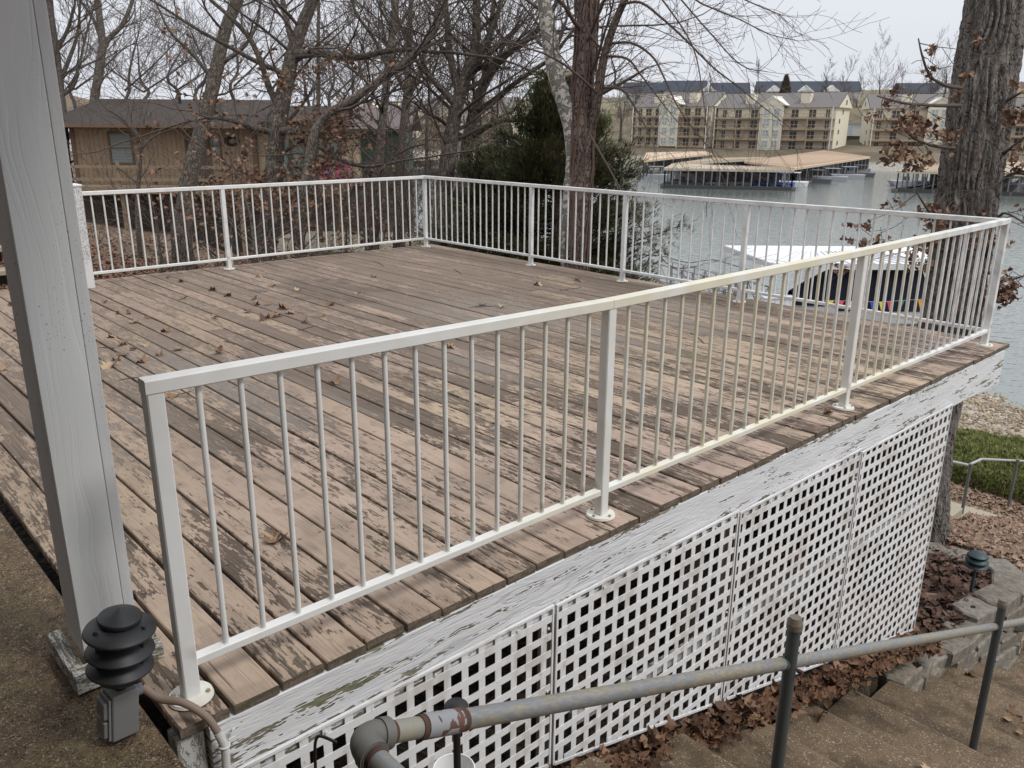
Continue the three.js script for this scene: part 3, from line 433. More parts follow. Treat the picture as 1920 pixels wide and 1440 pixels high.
// ---------------------------------------------------------------- pipe handrail on the steps
{
  const pt = tex(128, 1024, (v, u, o) => { const x = u * 120, y = v * 8, a = vnp(x, y, 181, 120, 8), b = vnp(x * 4, y * 4, 182, 480, 32), c = vnp(x * 0.1, y * 0.5, 183, 12, 4), l = ss(0.42, 0.66, 0.3 * a + 0.35 * b + 0.35 * c), up = ss(0.5, 0.2, Math.abs(v - 0.25) * 2.2);
    const r0 = 0.22 + 0.05 * b, k = l * 0.85; o[0] = mix(r0 * 0.97, 0.25 + 0.09 * b, k); o[1] = mix(r0 * 1.0, 0.22 + 0.08 * b, k); o[2] = mix(r0 * 1.04, 0.155 + 0.06 * b, k); o[3] = 0.5 + 0.2 * b; });
  const gal = MT(pt, 0.5, 0.0006, { metalness: 0.35 }), dark = M(0.075, 0.085, 0.085, 0.55, { metalness: 0.3 }), capm = M(0.16, 0.13, 0.1, 0.7), rust = M(0.085, 0.042, 0.03, 0.9), cast = M(0.16, 0.155, 0.14, 0.6, { metalness: 0.3 });
  const R = 0.0215, zr = 0.917, yAt = (x) => 0.452 - 0.3825 * (x + 0.021), pos = (x, z = zr) => [x, yAt(x), z];
  const t = thing('pipe_handrail', 'galvanised pipe handrail with rusty threaded elbow descending beside the concrete steps', 'handrail', [0, 0, 0]);
  const seg = (name, x0, x1, r, m) => mesh(name, bar(pos(x0), pos(x1), r, 20), m, t);
  seg('rail', 0.235, 5.8, R, gal);
  seg('nipple', 0.055, 0.125, R * 0.985, MT(pt, 0.5, 0.0006, { color: new THREE.Color(1, 1, 0.9) }));
  seg('thread', 0.045, 0.062, R * 1.06, rust); seg('thread', 0.121, 0.136, R * 1.1, rust); seg('thread', 0.218, 0.236, R * 1.1, rust);
  const ct = tex(256, 128, (u, v, o) => { const n = fb(u * 5, v * 7, 191), p = ss(0.5, 0.53, n + (v - 0.5) * 0.25); o[0] = mix(0.27, 0.12, p); o[1] = mix(0.28, 0.055, p); o[2] = mix(0.29, 0.038, p); o[3] = 1 - p; });
  seg('coupling', 0.133, 0.222, R * 1.17, MT(ct, 0.65, 0.001));
  // cast elbow turning level towards the landing
  const eb = pos(-0.018), e1 = pos(0.047), e2 = [eb[0], eb[1] - 0.002, zr + 0.062];
  const cv = new THREE.QuadraticBezierCurve3(V(e1), V([eb[0] - 0.006, eb[1] + 0.003, zr - 0.008]), V(e2));
  const elbow = mesh('elbow', new THREE.TubeGeometry(cv, 20, R * 1.28, 20), cast, t);
  mesh('collar', bar(pos(0.03), pos(0.05), R * 1.42, 20), cast, elbow); mesh('collar', bar([e2[0], e2[1], e2[2] - 0.018], e2, R * 1.42, 20), cast, elbow);
  mesh('thread', bar(e2, [e2[0], e2[1], e2[2] + 0.012], R * 1.06, 18), rust, t);
  mesh('landing_rail', bar([e2[0], e2[1], e2[2] + 0.01], [e2[0], e2[1], 1.36], R, 18), gal, t);
  for (const [x, top] of [[1.612, 0.145], [3.985, 0.135]]) {
    const yb = stairLine(x) - 0.22, yt = yAt(x) + top, zz = zr + 0.012; const po = mesh('post', cyl(R, R, yt - yb, x, yb, zz, 18), dark, t);
    mesh('cap', [cyl(R * 1.22, R * 1.22, 0.022, x, yt - 0.006, zz, 18), cyl(R * 1.18, R * 0.9, 0.02, x, yt + 0.016, zz, 8)], capm, po);
    mesh('bolt', cyl(0.008, 0.008, 0.02, 0, 0, 0, 6).rotateX(Math.PI / 2).translate(x + 0.006, yAt(x) - 0.012, zz + R + 0.004), rust, po);
    mesh('weld', bar(pos(x - 0.035), pos(x - 0.015), R * 1.12, 16), dark, po);
  }
}
// slim black stake light, white bucket and loose cable by the lattice foot
{
  const black = M(0.012, 0.012, 0.013, 0.45), x = [0.528,-0.121,0.52];
  const yb = stairLine(x[0]) + 0.03;
  const t = thing('stake_light', 'slim black stake light with round disc cap half hidden behind the pipe handrail', 'lamp', [x[0], yb, x[2]]);
  const yt = [0.54,0.001,0.52][1] - yb; mesh('stake', cyl(0.0105, 0.0105, yt - 0.0, 0, 0, 0, 14), black, t);
  mesh('disc_cap', new THREE.LatheGeometry([[0, yt + 0.012], [0.02, yt + 0.01], [0.032, yt], [0.034, yt - 0.004], [0.0, yt - 0.003]].map(([a, b]) => new THREE.Vector2(a, b)), 28), black, t);
  const bp = [0.609,-0.351,0.4]; const yb2 = stairLine(bp[0]) + 0.02, bh = bp[1] - yb2 + 0.01;
  const b = thing('plastic_bucket', 'white plastic bucket on the steps behind the black stake light', 'bucket', [bp[0], yb2, bp[2]]);
  mesh('pail', new THREE.LatheGeometry([[0, 0.002], [0.05, 0], [0.052, 0.004], [0.062, bh], [0.06, bh], [0.05, 0.008], [0, 0.008]].map(([a, c]) => new THREE.Vector2(a, c)), 32), M(0.78, 0.78, 0.77, 0.4), b);
  mesh('rim', new THREE.TorusGeometry(0.0625, 0.003, 8, 32).rotateX(Math.PI / 2).translate(0, bh - 0.002, 0), M(0.78, 0.78, 0.77, 0.4), b);
  single('black_cable', tubeGeo([[0.006,0.353,0.8], [-0.006,0.359,0.78], [-0.011,0.353,0.76], [-0.014,0.336,0.75], [-0.019,0.273,0.75], [-0.028,0.143,0.75]], 0.0032, 60, 8), black, 'thin black cable hooked over behind the rusty pipe elbow', 'cable');
}

// ---------------------------------------------------------------- retaining wall of cast blocks
{
  const bt = tex(512, 512, (u, v, o) => { const a = vnp(u * 6, v * 6, 201, 6, 6), b = vnp(u * 40, v * 40, 202, 40, 40), c = vnp(u * 150, v * 150, 203, 150, 150), m = ss(0.5, 0.7, a), w = 0.13 + 0.09 * b + 0.05 * c - 0.03 * m; o[0] = w * 1.02; o[1] = w * 0.93; o[2] = w * 0.78; o[3] = 0.4 * b + 0.4 * c; });
  const mats = [[1, 1, 1], [0.86, 0.83, 0.8], [1.0, 0.94, 0.86]].map((c) => MT(bt, 0.95, 0.006, { color: new THREE.Color(...c) }));
  const t = thing('retaining_wall', 'low curved retaining wall of grey-brown cast blocks beside the concrete steps', 'wall');
  const r = RNG(5);
  const blockGeo = (s) => { const R2 = RNG(s), pts = [[-0.17, 0.1], [0.17, 0.1], [0.2, 0.0], [0.13, -0.14], [-0.13, -0.14], [-0.2, 0.0]].map(([x, y]) => [x + (R2() - 0.5) * 0.03, y + (R2() - 0.5) * 0.03]); const g = prism(pts, 0.1, 0.014); g.rotateX(Math.PI / 2); g.translate(0, 0.0, 0); const p = g.getAttribute('position'); for (let i = 0; i < p.count; i++) { const x = p.getX(i), y = p.getY(i), z = p.getZ(i); p.setXYZ(i, x + (vn(x * 30, z * 30 + y * 20, s) - 0.5) * 0.02, y + (vn(x * 20, z * 20, s + 1) - 0.5) * 0.012, z + (vn(z * 30, x * 30 + y * 20, s + 2) - 0.5) * 0.02); } g.computeVertexNormals(); return metricUV(g); };
  const variants = [1, 2, 3, 4, 5].map((k) => blockGeo(k * 17));
  const top = [[4.711, -2.097, 0.221], [5.107, -2.247, 0.179], [5.496, -2.389, 0.134], [5.839, -2.405, 0.173], [6.174, -2.409, 0.138], [6.468, -2.373, 0.155], [6.806, -2.361, 0.214], [7.117, -2.358, 0.222], [7.36, -2.37, 0.08], [7.43, -2.4, -0.26], [7.3, -2.4, -0.62], [7.02, -2.4, -0.92], [6.66, -2.4, -1.12]];
  top.forEach(([x, y, z], i) => { const n = top[Math.min(i + 1, top.length - 1)], q = top[Math.max(0, i - 1)], a = Math.atan2(n[2] - q[2], n[0] - q[0]);
    const floor = z > 0.1 ? stairLine(x) - 0.2 : terrain(x, z) - 0.15; let yy = y, c = 0;
    while (yy > floor && c < 8) { const b = new THREE.Mesh(variants[(i + c * 2) % 5], mats[Math.floor(r() * 3)]); b.name = 'block'; b.castShadow = b.receiveShadow = true; b.position.set(x + (c % 2 ? 0.1 : 0) * Math.cos(a) + (r() - 0.5) * 0.02, yy, z + (c % 2 ? 0.1 : 0) * Math.sin(a) + (r() - 0.5) * 0.02 + c * 0.012); b.rotation.set((r() - 0.5) * 0.06, -a + (r() - 0.5) * 0.14 + Math.PI * (z < 0.1 ? 0 : 0), (r() - 0.5) * 0.05 - (i < 4 ? 0.12 : 0.03)); t.add(b); yy -= 0.127; c++; } });
}
// ---------------------------------------------------------------- garden steps lower down with their own rail
{
  const cm = MT(concTex, 0.92, 0.003, { color: new THREE.Color(1.0, 1.0, 1.0) }), pale = M(0.36, 0.31, 0.235, 0.9);
  const st = new THREE.Group(); st.name = 'garden_steps'; st.userData.kind = 'structure'; scene.add(st);
  for (let k = 0; k < 8; k++) { const x1 = 12.15 + 0.36 * k, y1 = -3.95 - 0.14 * k; const g = metricUV(rb(0.56, 0.5, 2.5, x1 - 0.28, y1 - 0.25, -3.03, 0.012)); mesh('step', g, pale, st); }
  const pm = M(0.17, 0.175, 0.18, 0.5, { metalness: 0.4 }), lm = M(0.42, 0.42, 0.4, 0.5, { metalness: 0.3 });
  const t = thing('garden_handrail', 'grey pipe handrail with a kink, beside the lower garden steps', 'handrail');
  const a = [12.258,-4.048,-1.819], b = [12.501,-3.297,-1.912], c = [14.314,-4.483,-1.74], d = [14.581,-3.762,-1.797], j0 = [11.644,-3.095,-2.072], j1 = [12.467,-3.375,-1.91], k0 = [12.944,-3.401,-1.888], k1 = [14.545,-3.84,-1.798], k2 = [16.648,-4.424,-1.613];
  a[1] -= 0.1; c[1] -= 0.1;
  mesh('post', [bar(a, [a[0], b[1], a[2]], 0.024, 12), cyl(0.03, 0.03, 0.03, a[0], b[1], a[2])], pm, t); mesh('post', [bar(c, [c[0], d[1], c[2]], 0.024, 12), cyl(0.03, 0.03, 0.03, c[0], d[1], c[2])], pm, t);
  mesh('rail', bar(j0, j1, 0.021, 12), lm, t); mesh('rail', bar(j1, k0, 0.021, 12), lm, t); mesh('rail', bar(k0, k1, 0.021, 12), lm, t); mesh('rail', bar(k1, k2, 0.021, 12), lm, t);
}

// ---------------------------------------------------------------- leaf shapes
function oakLeaf(seed, len = 0.11, w = 0.055) {
  const r = RNG(seed), L = [], N = 7; for (let i = 0; i <= N; i++) { const s = i / N, lobe = (i % 2 ? 1 : 0.5) * Math.sin(Math.PI * Math.min(1, s * 0.92 + 0.06)); L.push([w * lobe * (0.85 + 0.3 * r()), s * len]); }
  const P = [], I = [], U = [], c1 = (r() - 0.3) * 16, c2 = (r() - 0.5) * 18, tw = (r() - 0.5) * 12;
  const put = (x, y) => { const t = y / len - 0.5; P.push(x, 0.004 + c1 * x * x + c2 * t * t * len * 0.16 + tw * x * t * 0.35 + 0.002 * r(), y - len / 2); U.push(x / w, y / len); };
  for (let i = 0; i <= N; i++) { put(-L[i][0], L[i][1]); put(0, L[i][1] * 0.97 + 0.002); put(L[i][0] * (0.85 + 0.3 * r()), L[i][1]); }
  for (let i = 0; i < N; i++) for (let k = 0; k < 2; k++) { const a = i * 3 + k; I.push(a, a + 3, a + 1, a + 1, a + 3, a + 4); }
  const s0 = P.length / 3; P.push(-0.0015, 0.004, -len / 2, 0.0015, 0.004, -len / 2, 0, 0.006, -len / 2 - len * 0.3); U.push(0, 0, 0, 0, 0, 0); I.push(s0, s0 + 1, s0 + 2);
  const g = new THREE.BufferGeometry(); g.setAttribute('position', new THREE.Float32BufferAttribute(P, 3)); g.setAttribute('uv', new THREE.Float32BufferAttribute(U, 2)); g.setIndex(I); g.computeVertexNormals(); return g;
}
const leafGeos = [1, 2, 3, 4, 5, 6].map((k) => oakLeaf(k * 7, 0.1 + 0.012 * k, 0.036 + 0.006 * k));
const leafMats = [[0.22, 0.125, 0.07], [0.145, 0.075, 0.042], [0.09, 0.048, 0.03], [0.32, 0.2, 0.115], [0.4, 0.29, 0.18], [0.17, 0.095, 0.065]].map((c) => M(...c, 0.75, { side: THREE.DoubleSide }));

// ---------------------------------------------------------------- trees
class TB {   // tube collector
  constructor() { this.P = []; this.N = []; this.U = []; this.I = []; this.C = []; }
  tube(pts, n, col) { const { P, N, U, I, C } = this; let up = Math.abs(pts[1][1] - pts[0][1]) > 0.9 * Math.hypot(pts[1][0] - pts[0][0], pts[1][1] - pts[0][1], pts[1][2] - pts[0][2]) ? [1, 0, 0] : [0, 1, 0], base = P.length / 3, len = 0;
    for (let i = 0; i < pts.length; i++) { const a = pts[Math.max(0, i - 1)], b = pts[Math.min(pts.length - 1, i + 1)]; let tx = b[0] - a[0], ty = b[1] - a[1], tz = b[2] - a[2]; const l = Math.hypot(tx, ty, tz) || 1; tx /= l; ty /= l; tz /= l;
      const d = up[0] * tx + up[1] * ty + up[2] * tz; let ux = up[0] - d * tx, uy = up[1] - d * ty, uz = up[2] - d * tz; const m = Math.hypot(ux, uy, uz) || 1; ux /= m; uy /= m; uz /= m; up = [ux, uy, uz];
      const wx = ty * uz - tz * uy, wy = tz * ux - tx * uz, wz = tx * uy - ty * ux; if (i) len += Math.hypot(pts[i][0] - pts[i - 1][0], pts[i][1] - pts[i - 1][1], pts[i][2] - pts[i - 1][2]);
      for (let k = 0; k <= (n > 3 ? n : n - 1); k++) { const an = k / n * Math.PI * 2, c = Math.cos(an), s = Math.sin(an), nx = ux * c + wx * s, ny = uy * c + wy * s, nz = uz * c + wz * s, r = pts[i][3]; P.push(pts[i][0] + nx * r, pts[i][1] + ny * r, pts[i][2] + nz * r); N.push(nx, ny, nz); U.push(k / n * Math.max(1, Math.round(pts[0][3] * 6)), len * 1.0); if (col) C.push(...col(pts[i], k)); } }
    const row = n > 3 ? n + 1 : n; for (let i = 0; i < pts.length - 1; i++) for (let k = 0; k < n; k++) { const a = base + i * row + k, b = base + i * row + (n > 3 ? k + 1 : (k + 1) % n); I.push(a, b, a + row, b, b + row, a + row); } }
  geo() { const g = new THREE.BufferGeometry(); g.setAttribute('position', new THREE.Float32BufferAttribute(this.P, 3)); g.setAttribute('normal', new THREE.Float32BufferAttribute(this.N, 3)); g.setAttribute('uv', new THREE.Float32BufferAttribute(this.U, 2)); if (this.C.length) g.setAttribute('color', new THREE.Float32BufferAttribute(this.C, 3)); g.setIndex(this.I); return g; }
}
const barkTex = tex(512, 1024, (u, v, o) => { const x = u * 24, y = v * 24, w = vnp(x * 0.5, y * 0.5, 211, 12, 12) * 2, a = vnp(x + w, y * 0.5, 212, 24, 12), b = vnp(x * 3 + w, y * 1.5, 213, 72, 36), c = vnp(x * 8, y * 5, 214, 192, 120), rid = 1 - Math.abs(2 * (0.65 * a + 0.35 * b) - 1), fis = ss(0.72, 0.95, rid), l = 0.14 + 0.07 * b + 0.05 * c; const k = 1 - 0.72 * fis, lich = ss(0.62, 0.8, vnp(x * 0.4, y * 0.3, 215, 10, 7)) * 0.4;
  o[0] = l * k * (1.03); o[1] = l * k * (0.93 + 0.07 * lich); o[2] = l * k * (0.82 + 0.06 * lich); o[3] = 0.85 - 0.75 * fis + 0.15 * b; });
const barkMat = MT(barkTex, 0.95, 0.02, { color: new THREE.Color(0.82, 0.75, 0.69) }), barkDark = MT(barkTex, 0.95, 0.02, { color: new THREE.Color(0.6, 0.56, 0.55) }), barkRed = MT(barkTex, 0.95, 0.02, { color: new THREE.Color(0.7, 0.56, 0.51) }), twigMat = M(0.09, 0.07, 0.057, 0.95), twigRed = M(0.095, 0.068, 0.056, 0.95), twigFar = M(0.13, 0.11, 0.105, 0.95);
const nrm = (a) => { const l = Math.hypot(...a) || 1; return [a[0] / l, a[1] / l, a[2] / l]; };
function spline(pts, n) { // pts [x,y,z,r]
  const c = new THREE.CatmullRomCurve3(pts.map(V), false, 'centripetal'), out = []; for (let i = 0; i <= n; i++) { const t = i / n, p = c.getPoint(t), q = t * (pts.length - 1), k = Math.min(pts.length - 2, q | 0); out.push([p.x, p.y, p.z, mix(pts[k][3], pts[k + 1][3], q - k)]); } return out; }
function twig(tb, r, p, dir, len, rad, lvl, o, tips) {
  const n = lvl >= o.max ? 3 : lvl === 0 ? 7 : 5, pts = [[...p, rad]]; let d = dir, q = p; const st = len / n, wig = o.wig * (lvl >= o.max ? 1.2 : 1);
  for (let i = 1; i <= n; i++) { d = nrm([d[0] + (r() - 0.5) * wig, d[1] + (r() - 0.5) * wig + o.trop * (lvl > 0 ? 0.6 : 1), d[2] + (r() - 0.5) * wig]); q = [q[0] + d[0] * st, q[1] + d[1] * st, q[2] + d[2] * st]; pts.push([...q, Math.max(o.minR, rad * (1 - 0.72 * i / n))]); }
  tb.tube(pts, lvl === 0 ? 6 : lvl === 1 ? 4 : 3);
  if (lvl >= o.max) { if (tips) tips.push([q, d]); return; }
  const kids = Math.round(o.kids[Math.min(lvl, o.kids.length - 1)] * (0.75 + 0.5 * r()));
  for (let k = 0; k < kids; k++) { const f = 0.22 + 0.78 * (k + r() * 0.7) / kids, i = Math.min(n - 1, Math.floor(f * n)), a = pts[i], b = pts[i + 1], dd = nrm([b[0] - a[0], b[1] - a[1], b[2] - a[2]]);
    const ax = nrm([r() - 0.5, r() - 0.5, r() - 0.5]), sp = o.spread * (0.6 + 0.7 * r()); const cd = nrm([dd[0] + ax[0] * sp, dd[1] + ax[1] * sp + 0.1, dd[2] + ax[2] * sp]);
    twig(tb, r, [mix(a[0], b[0], 0.5), mix(a[1], b[1], 0.5), mix(a[2], b[2], 0.5)], cd, len * (0.42 + 0.3 * r()) * (1.1 - 0.45 * f), Math.max(o.minR, Math.min(a[3] * 0.62, rad * 0.5)), lvl + 1, o, tips); }
  if (lvl > 0 || o.lead) { const a = pts[n]; twig(tb, r, [a[0], a[1], a[2]], d, len * 0.5, Math.max(o.minR, rad * 0.28), lvl + 1, o, tips); }
}
// stems: arrays of [x,y,z,r]; first is the trunk. boughs grow along them from fraction f0
function tree(name, label, stems, o) {
  o = { seed: 1, max: 3, kids: [5, 4, 3], wig: 0.5, trop: 0.06, spread: 1.0, minR: 0.004, lead: true, per: 1.6, len: 2.6, f0: 0.3, mat: barkMat, tmat: twigMat, group: 'bare trees round the deck', sides: 12, endLen: 1, ...o };
  { const b = stems[0][0], g = terrain(b[0], b[2]); if (b[1] > g - 0.1) stems[0].unshift([b[0] - (stems[0][1][0] - b[0]) * 0.15, g - 0.25, b[2] - (stems[0][1][2] - b[2]) * 0.15, b[3] * 1.12]); }
  const r = RNG(o.seed), base = stems[0][0], t = thing(name, label, 'tree', [base[0], base[1], base[2]], 0, o.group), L = (p) => [p[0] - base[0], p[1] - base[1], p[2] - base[2], p[3]];
  const trunk = new TB(), tw = new TB(), tips = [];
  stems.forEach((s, si) => { const pts = spline(s.map(L), Math.max(8, s.length * 5)); pts.forEach((p, i) => { const k = 1 + (r() - 0.5) * 0.1; p[3] *= k; }); trunk.tube(pts, si ? Math.max(6, o.sides - 3) : o.sides);
    let len = 0; for (let i = 1; i < pts.length; i++) len += Math.hypot(pts[i][0] - pts[i - 1][0], pts[i][1] - pts[i - 1][1], pts[i][2] - pts[i - 1][2]);
    const n = Math.round(len * o.per), f0 = si ? 0.12 : o.f0;
    for (let k = 0; k < n; k++) { const f = f0 + (1 - f0) * (k + r()) / n, i = Math.min(pts.length - 2, Math.floor(f * (pts.length - 1))), a = pts[i], b = pts[i + 1], dd = nrm([b[0] - a[0], b[1] - a[1], b[2] - a[2]]), an = r() * 6.283; let ax = nrm([Math.cos(an), 0.25, Math.sin(an)]);
      const cd = nrm([dd[0] * 0.5 + ax[0], dd[1] * 0.5 + ax[1] * 0.8, dd[2] * 0.5 + ax[2]]); const rad = Math.max(o.minR * 1.6, Math.min(a[3] * 0.42, 0.05) * (0.5 + 0.6 * r())); twig(tw, r, [a[0], a[1], a[2]], cd, o.len * (0.45 + 0.75 * r()) * (1 - 0.35 * f), rad, 1, o, tips); }
    const e = pts[pts.length - 1], e0 = pts[pts.length - 2]; twig(tw, r, [e[0], e[1], e[2]], nrm([e[0] - e0[0], e[1] - e0[1], e[2] - e0[2]]), o.len * 1.2 * o.endLen, e[3] * 0.95, 0, o, tips); });
  mesh('trunk', trunk.geo(), o.mat, t); mesh('crown', tw.geo(), o.tmat, t); t.userData.tips = undefined; delete t.userData.tips;
  return { t, tips, base };
}
// clumps of dead brown leaves still hanging on a tree
function hangLeaves(t, spots, n, spread, seed, size = 1, mats = leafMats) {
  const r = RNG(seed), by = [[], [], []];
  const o = new THREE.Object3D();
  for (const s of spots) for (let k = 0; k < n; k++) { const g = leafGeos[Math.floor(r() * 6)].clone(); o.position.set(s[0] + (r() - 0.5) * spread * 2, s[1] + (r() - 0.6) * spread * 1.6, s[2] + (r() - 0.5) * spread * 2); o.rotation.set(r() * 6.3, r() * 6.3, r() * 6.3); o.scale.setScalar(size * (0.7 + 0.6 * r())); o.updateMatrix(); g.applyMatrix4(o.matrix); by[Math.floor(r() * 3)].push(g); }
  by.forEach((l, i) => { if (l.length) { const m = mesh('dead_leaves', l, mats[[0, 1, 5][i]], t); m.userData.kind = 'stuff'; } });
}
const W4 = (p, r) => [...p, r];
// the great oak right behind the lake railing: fissured bark modelled
{
  const line = [[...[7.631,-2.548,-0.897], 0.42], [...[7.761,-2.193,-0.927], 0.315], [...[7.951,-1.582,-1.009], 0.275], [...[8.173,-0.971,-1.062], 0.275], [...[8.461,-0.201,-1.121], 0.285], [...[8.765,0.808,-1.267], 0.292], [...[9.067,1.763,-1.392], 0.30], [...[9.3,2.506,-1.49], 0.295], [...[9.625,3.669,-1.653], 0.28], [...[9.987,5.046,-1.899], 0.25]];
  line[0][1] -= 0.25;
  const base = line[0], t = thing('oak_tree', 'massive oak trunk with deeply fissured bark rising behind the far railing corner', 'tree', [base[0], base[1], base[2]]);
  const c = new THREE.CatmullRomCurve3(line.map((p) => V([p[0] - base[0], p[1] - base[1], p[2] - base[2]]))), NS = 240, NA = 820, P = [], U = [], I = [], Cc = [];
  for (let i = 0; i <= NA; i++) { const f = i / NA, p = c.getPoint(f), q = f * (line.length - 1), k = Math.min(line.length - 2, q | 0), R0 = mix(line[k][3], line[k + 1][3], q - k), y = p.y;
    for (let j = 0; j <= NS; j++) { const a = j / NS * Math.PI * 2, cx = Math.cos(a), cz = Math.sin(a), jj = j % NS / NS; const per = 34, w = (vn(y * 1.6, 3, 220) - 0.5) * 1.2 + (vnp(jj * 10, y * 2.6, 221, 10, 9999) - 0.5) * 1.6;
      const n1 = vnp(jj * per + w, y * 1.5, 222, per, 9999), n2 = vnp(jj * per * 2 + w * 2, y * 5, 223, per * 2, 9999), n3 = vnp(jj * per * 5, y * 34, 224, per * 5, 9999); const rid = 1 - Math.abs(2 * (0.55 * n1 + 0.45 * n2) - 1), fis = ss(0.62, 0.95, rid), plate = ss(0.2, 0.6, n2) * 0.008, hor = ss(0.86, 0.93, vnp(jj * 18, y * 9, 226, 18, 9999)) * 0.5;
      const big = (vnp(jj * 4, y * 0.8, 225, 4, 9999) - 0.5) * 0.035, R = R0 + big - 0.038 * Math.max(fis, hor * 0.6) + plate + 0.014 * (n3 - 0.5);
      P.push(p.x + cx * R, p.y, p.z + cz * R); U.push(j / NS * 4, y * 0.9); const l = (0.115 + 0.075 * n3 + 0.04 * (n2 - 0.5)) * (1 - 0.3 * fis); const red = ss(0.8, 0.9, vnp(jj * 14, y * 3, 227, 14, 9999)) * ss(0.55, 0.7, n3); Cc.push(l * 1.05, l * (0.93 - 0.25 * red), l * (0.82 - 0.3 * red)); } }
  for (let i = 0; i < NA; i++) for (let j = 0; j < NS; j++) { const a = i * (NS + 1) + j, b = a + NS + 1; I.push(a, b, a + 1, a + 1, b, b + 1); }
  const g = new THREE.BufferGeometry(); g.setAttribute('position', new THREE.Float32BufferAttribute(P, 3)); g.setAttribute('uv', new THREE.Float32BufferAttribute(U, 2)); g.setAttribute('color', new THREE.Float32BufferAttribute(Cc, 3)); g.setIndex(I); g.computeVertexNormals();
  mesh('trunk', g, new THREE.MeshStandardMaterial({ vertexColors: true, roughness: 0.95, bumpMap: barkTex.bumpMap, bumpScale: 0.03 }), t);
  const r = RNG(41), tw = new TB(), tips = [], o = { max: 3, kids: [3, 3, 2], wig: 0.5, trop: -0.03, spread: 0.9, minR: 0.0035, lead: true };
  const limbs = [[[8.669,1.766,-1.446], [7.889,1.754,-1.445], [7.388,1.767,-1.484], [7.029,1.814,-1.549]], [[8.544,1.352,-1.386], [8.048,1.387,-1.429], [7.723,1.457,-1.472], [7.555,1.553,-1.525]], [[8.703,1.937,-1.485], [8.143,1.95,-1.437], [7.844,2.025,-1.458], [7.722,2.208,-1.505], [7.727,2.34,-1.556]], [[8.891,1.293,-1.043], [8.782,1.401,-0.904], [8.753,1.553,-0.71]], [[9.017,1.81,-1.145], [8.674,1.872,-0.917], [8.881,1.996,-0.779]], [[8.571,0.31,-0.923], [8.214,0.772,-0.735], [8.135,0.698,-0.492]], [[8.335,0.618,-1.269], [7.812,0.758,-1.239], [7.533,0.992,-1.309]], [[8.619,0.191,-0.971], [8.533,0.096,-0.726], [8.514,0.182,-0.495]], [[8.368,0.345,-1.266], [8.014,0.448,-1.35], [7.756,0.283,-1.375]], [[8.889,1.087,-0.958], [8.534,1.133,-0.734], [8.686,1.036,-0.555]]];
  limbs.forEach((l) => { const pts = spline(l.map((p, i) => [p[0] - base[0], p[1] - base[1], p[2] - base[2], mix(0.02, 0.006, i / (l.length - 1))]), 12); tw.tube(pts, 6); for (let k = 3; k < 13; k += 2) { const a = pts[Math.min(12, k)]; const an = r() * 6.28; twig(tw, r, [a[0], a[1], a[2]], nrm([Math.cos(an), r() - 0.6, Math.sin(an)]), 0.45 * (0.5 + r()), 0.006, 2, o, tips); } });
  mesh('branches', tw.geo(), twigMat, t);
  hangLeaves(t, tips.filter((_, i) => i % 2 === 0).map((q) => q[0]), 6, 0.06, 43, 0.5);
  hangLeaves(t, [[8.402,0.012,-0.669], [8.344,-0.039,-0.7], [8.454,0.038,-0.633], [7.814,0.709,-1.217], [7.798,0.783,-1.262], [7.75,0.299,-1.246], [7.824,0.474,-1.251], [7.509,1.327,-1.472], [7.355,1.306,-1.462], [7.393,1.613,-1.415], [7.712,1.253,-1.397], [7.725,1.569,-1.376], [8.55,1.207,-0.752], [8.607,1.674,-0.896], [8.348,0.515,-0.93]].map((p) => [p[0] - base[0], p[1] - base[1], p[2] - base[2]]), 34, 0.1, 44, 0.52);
}
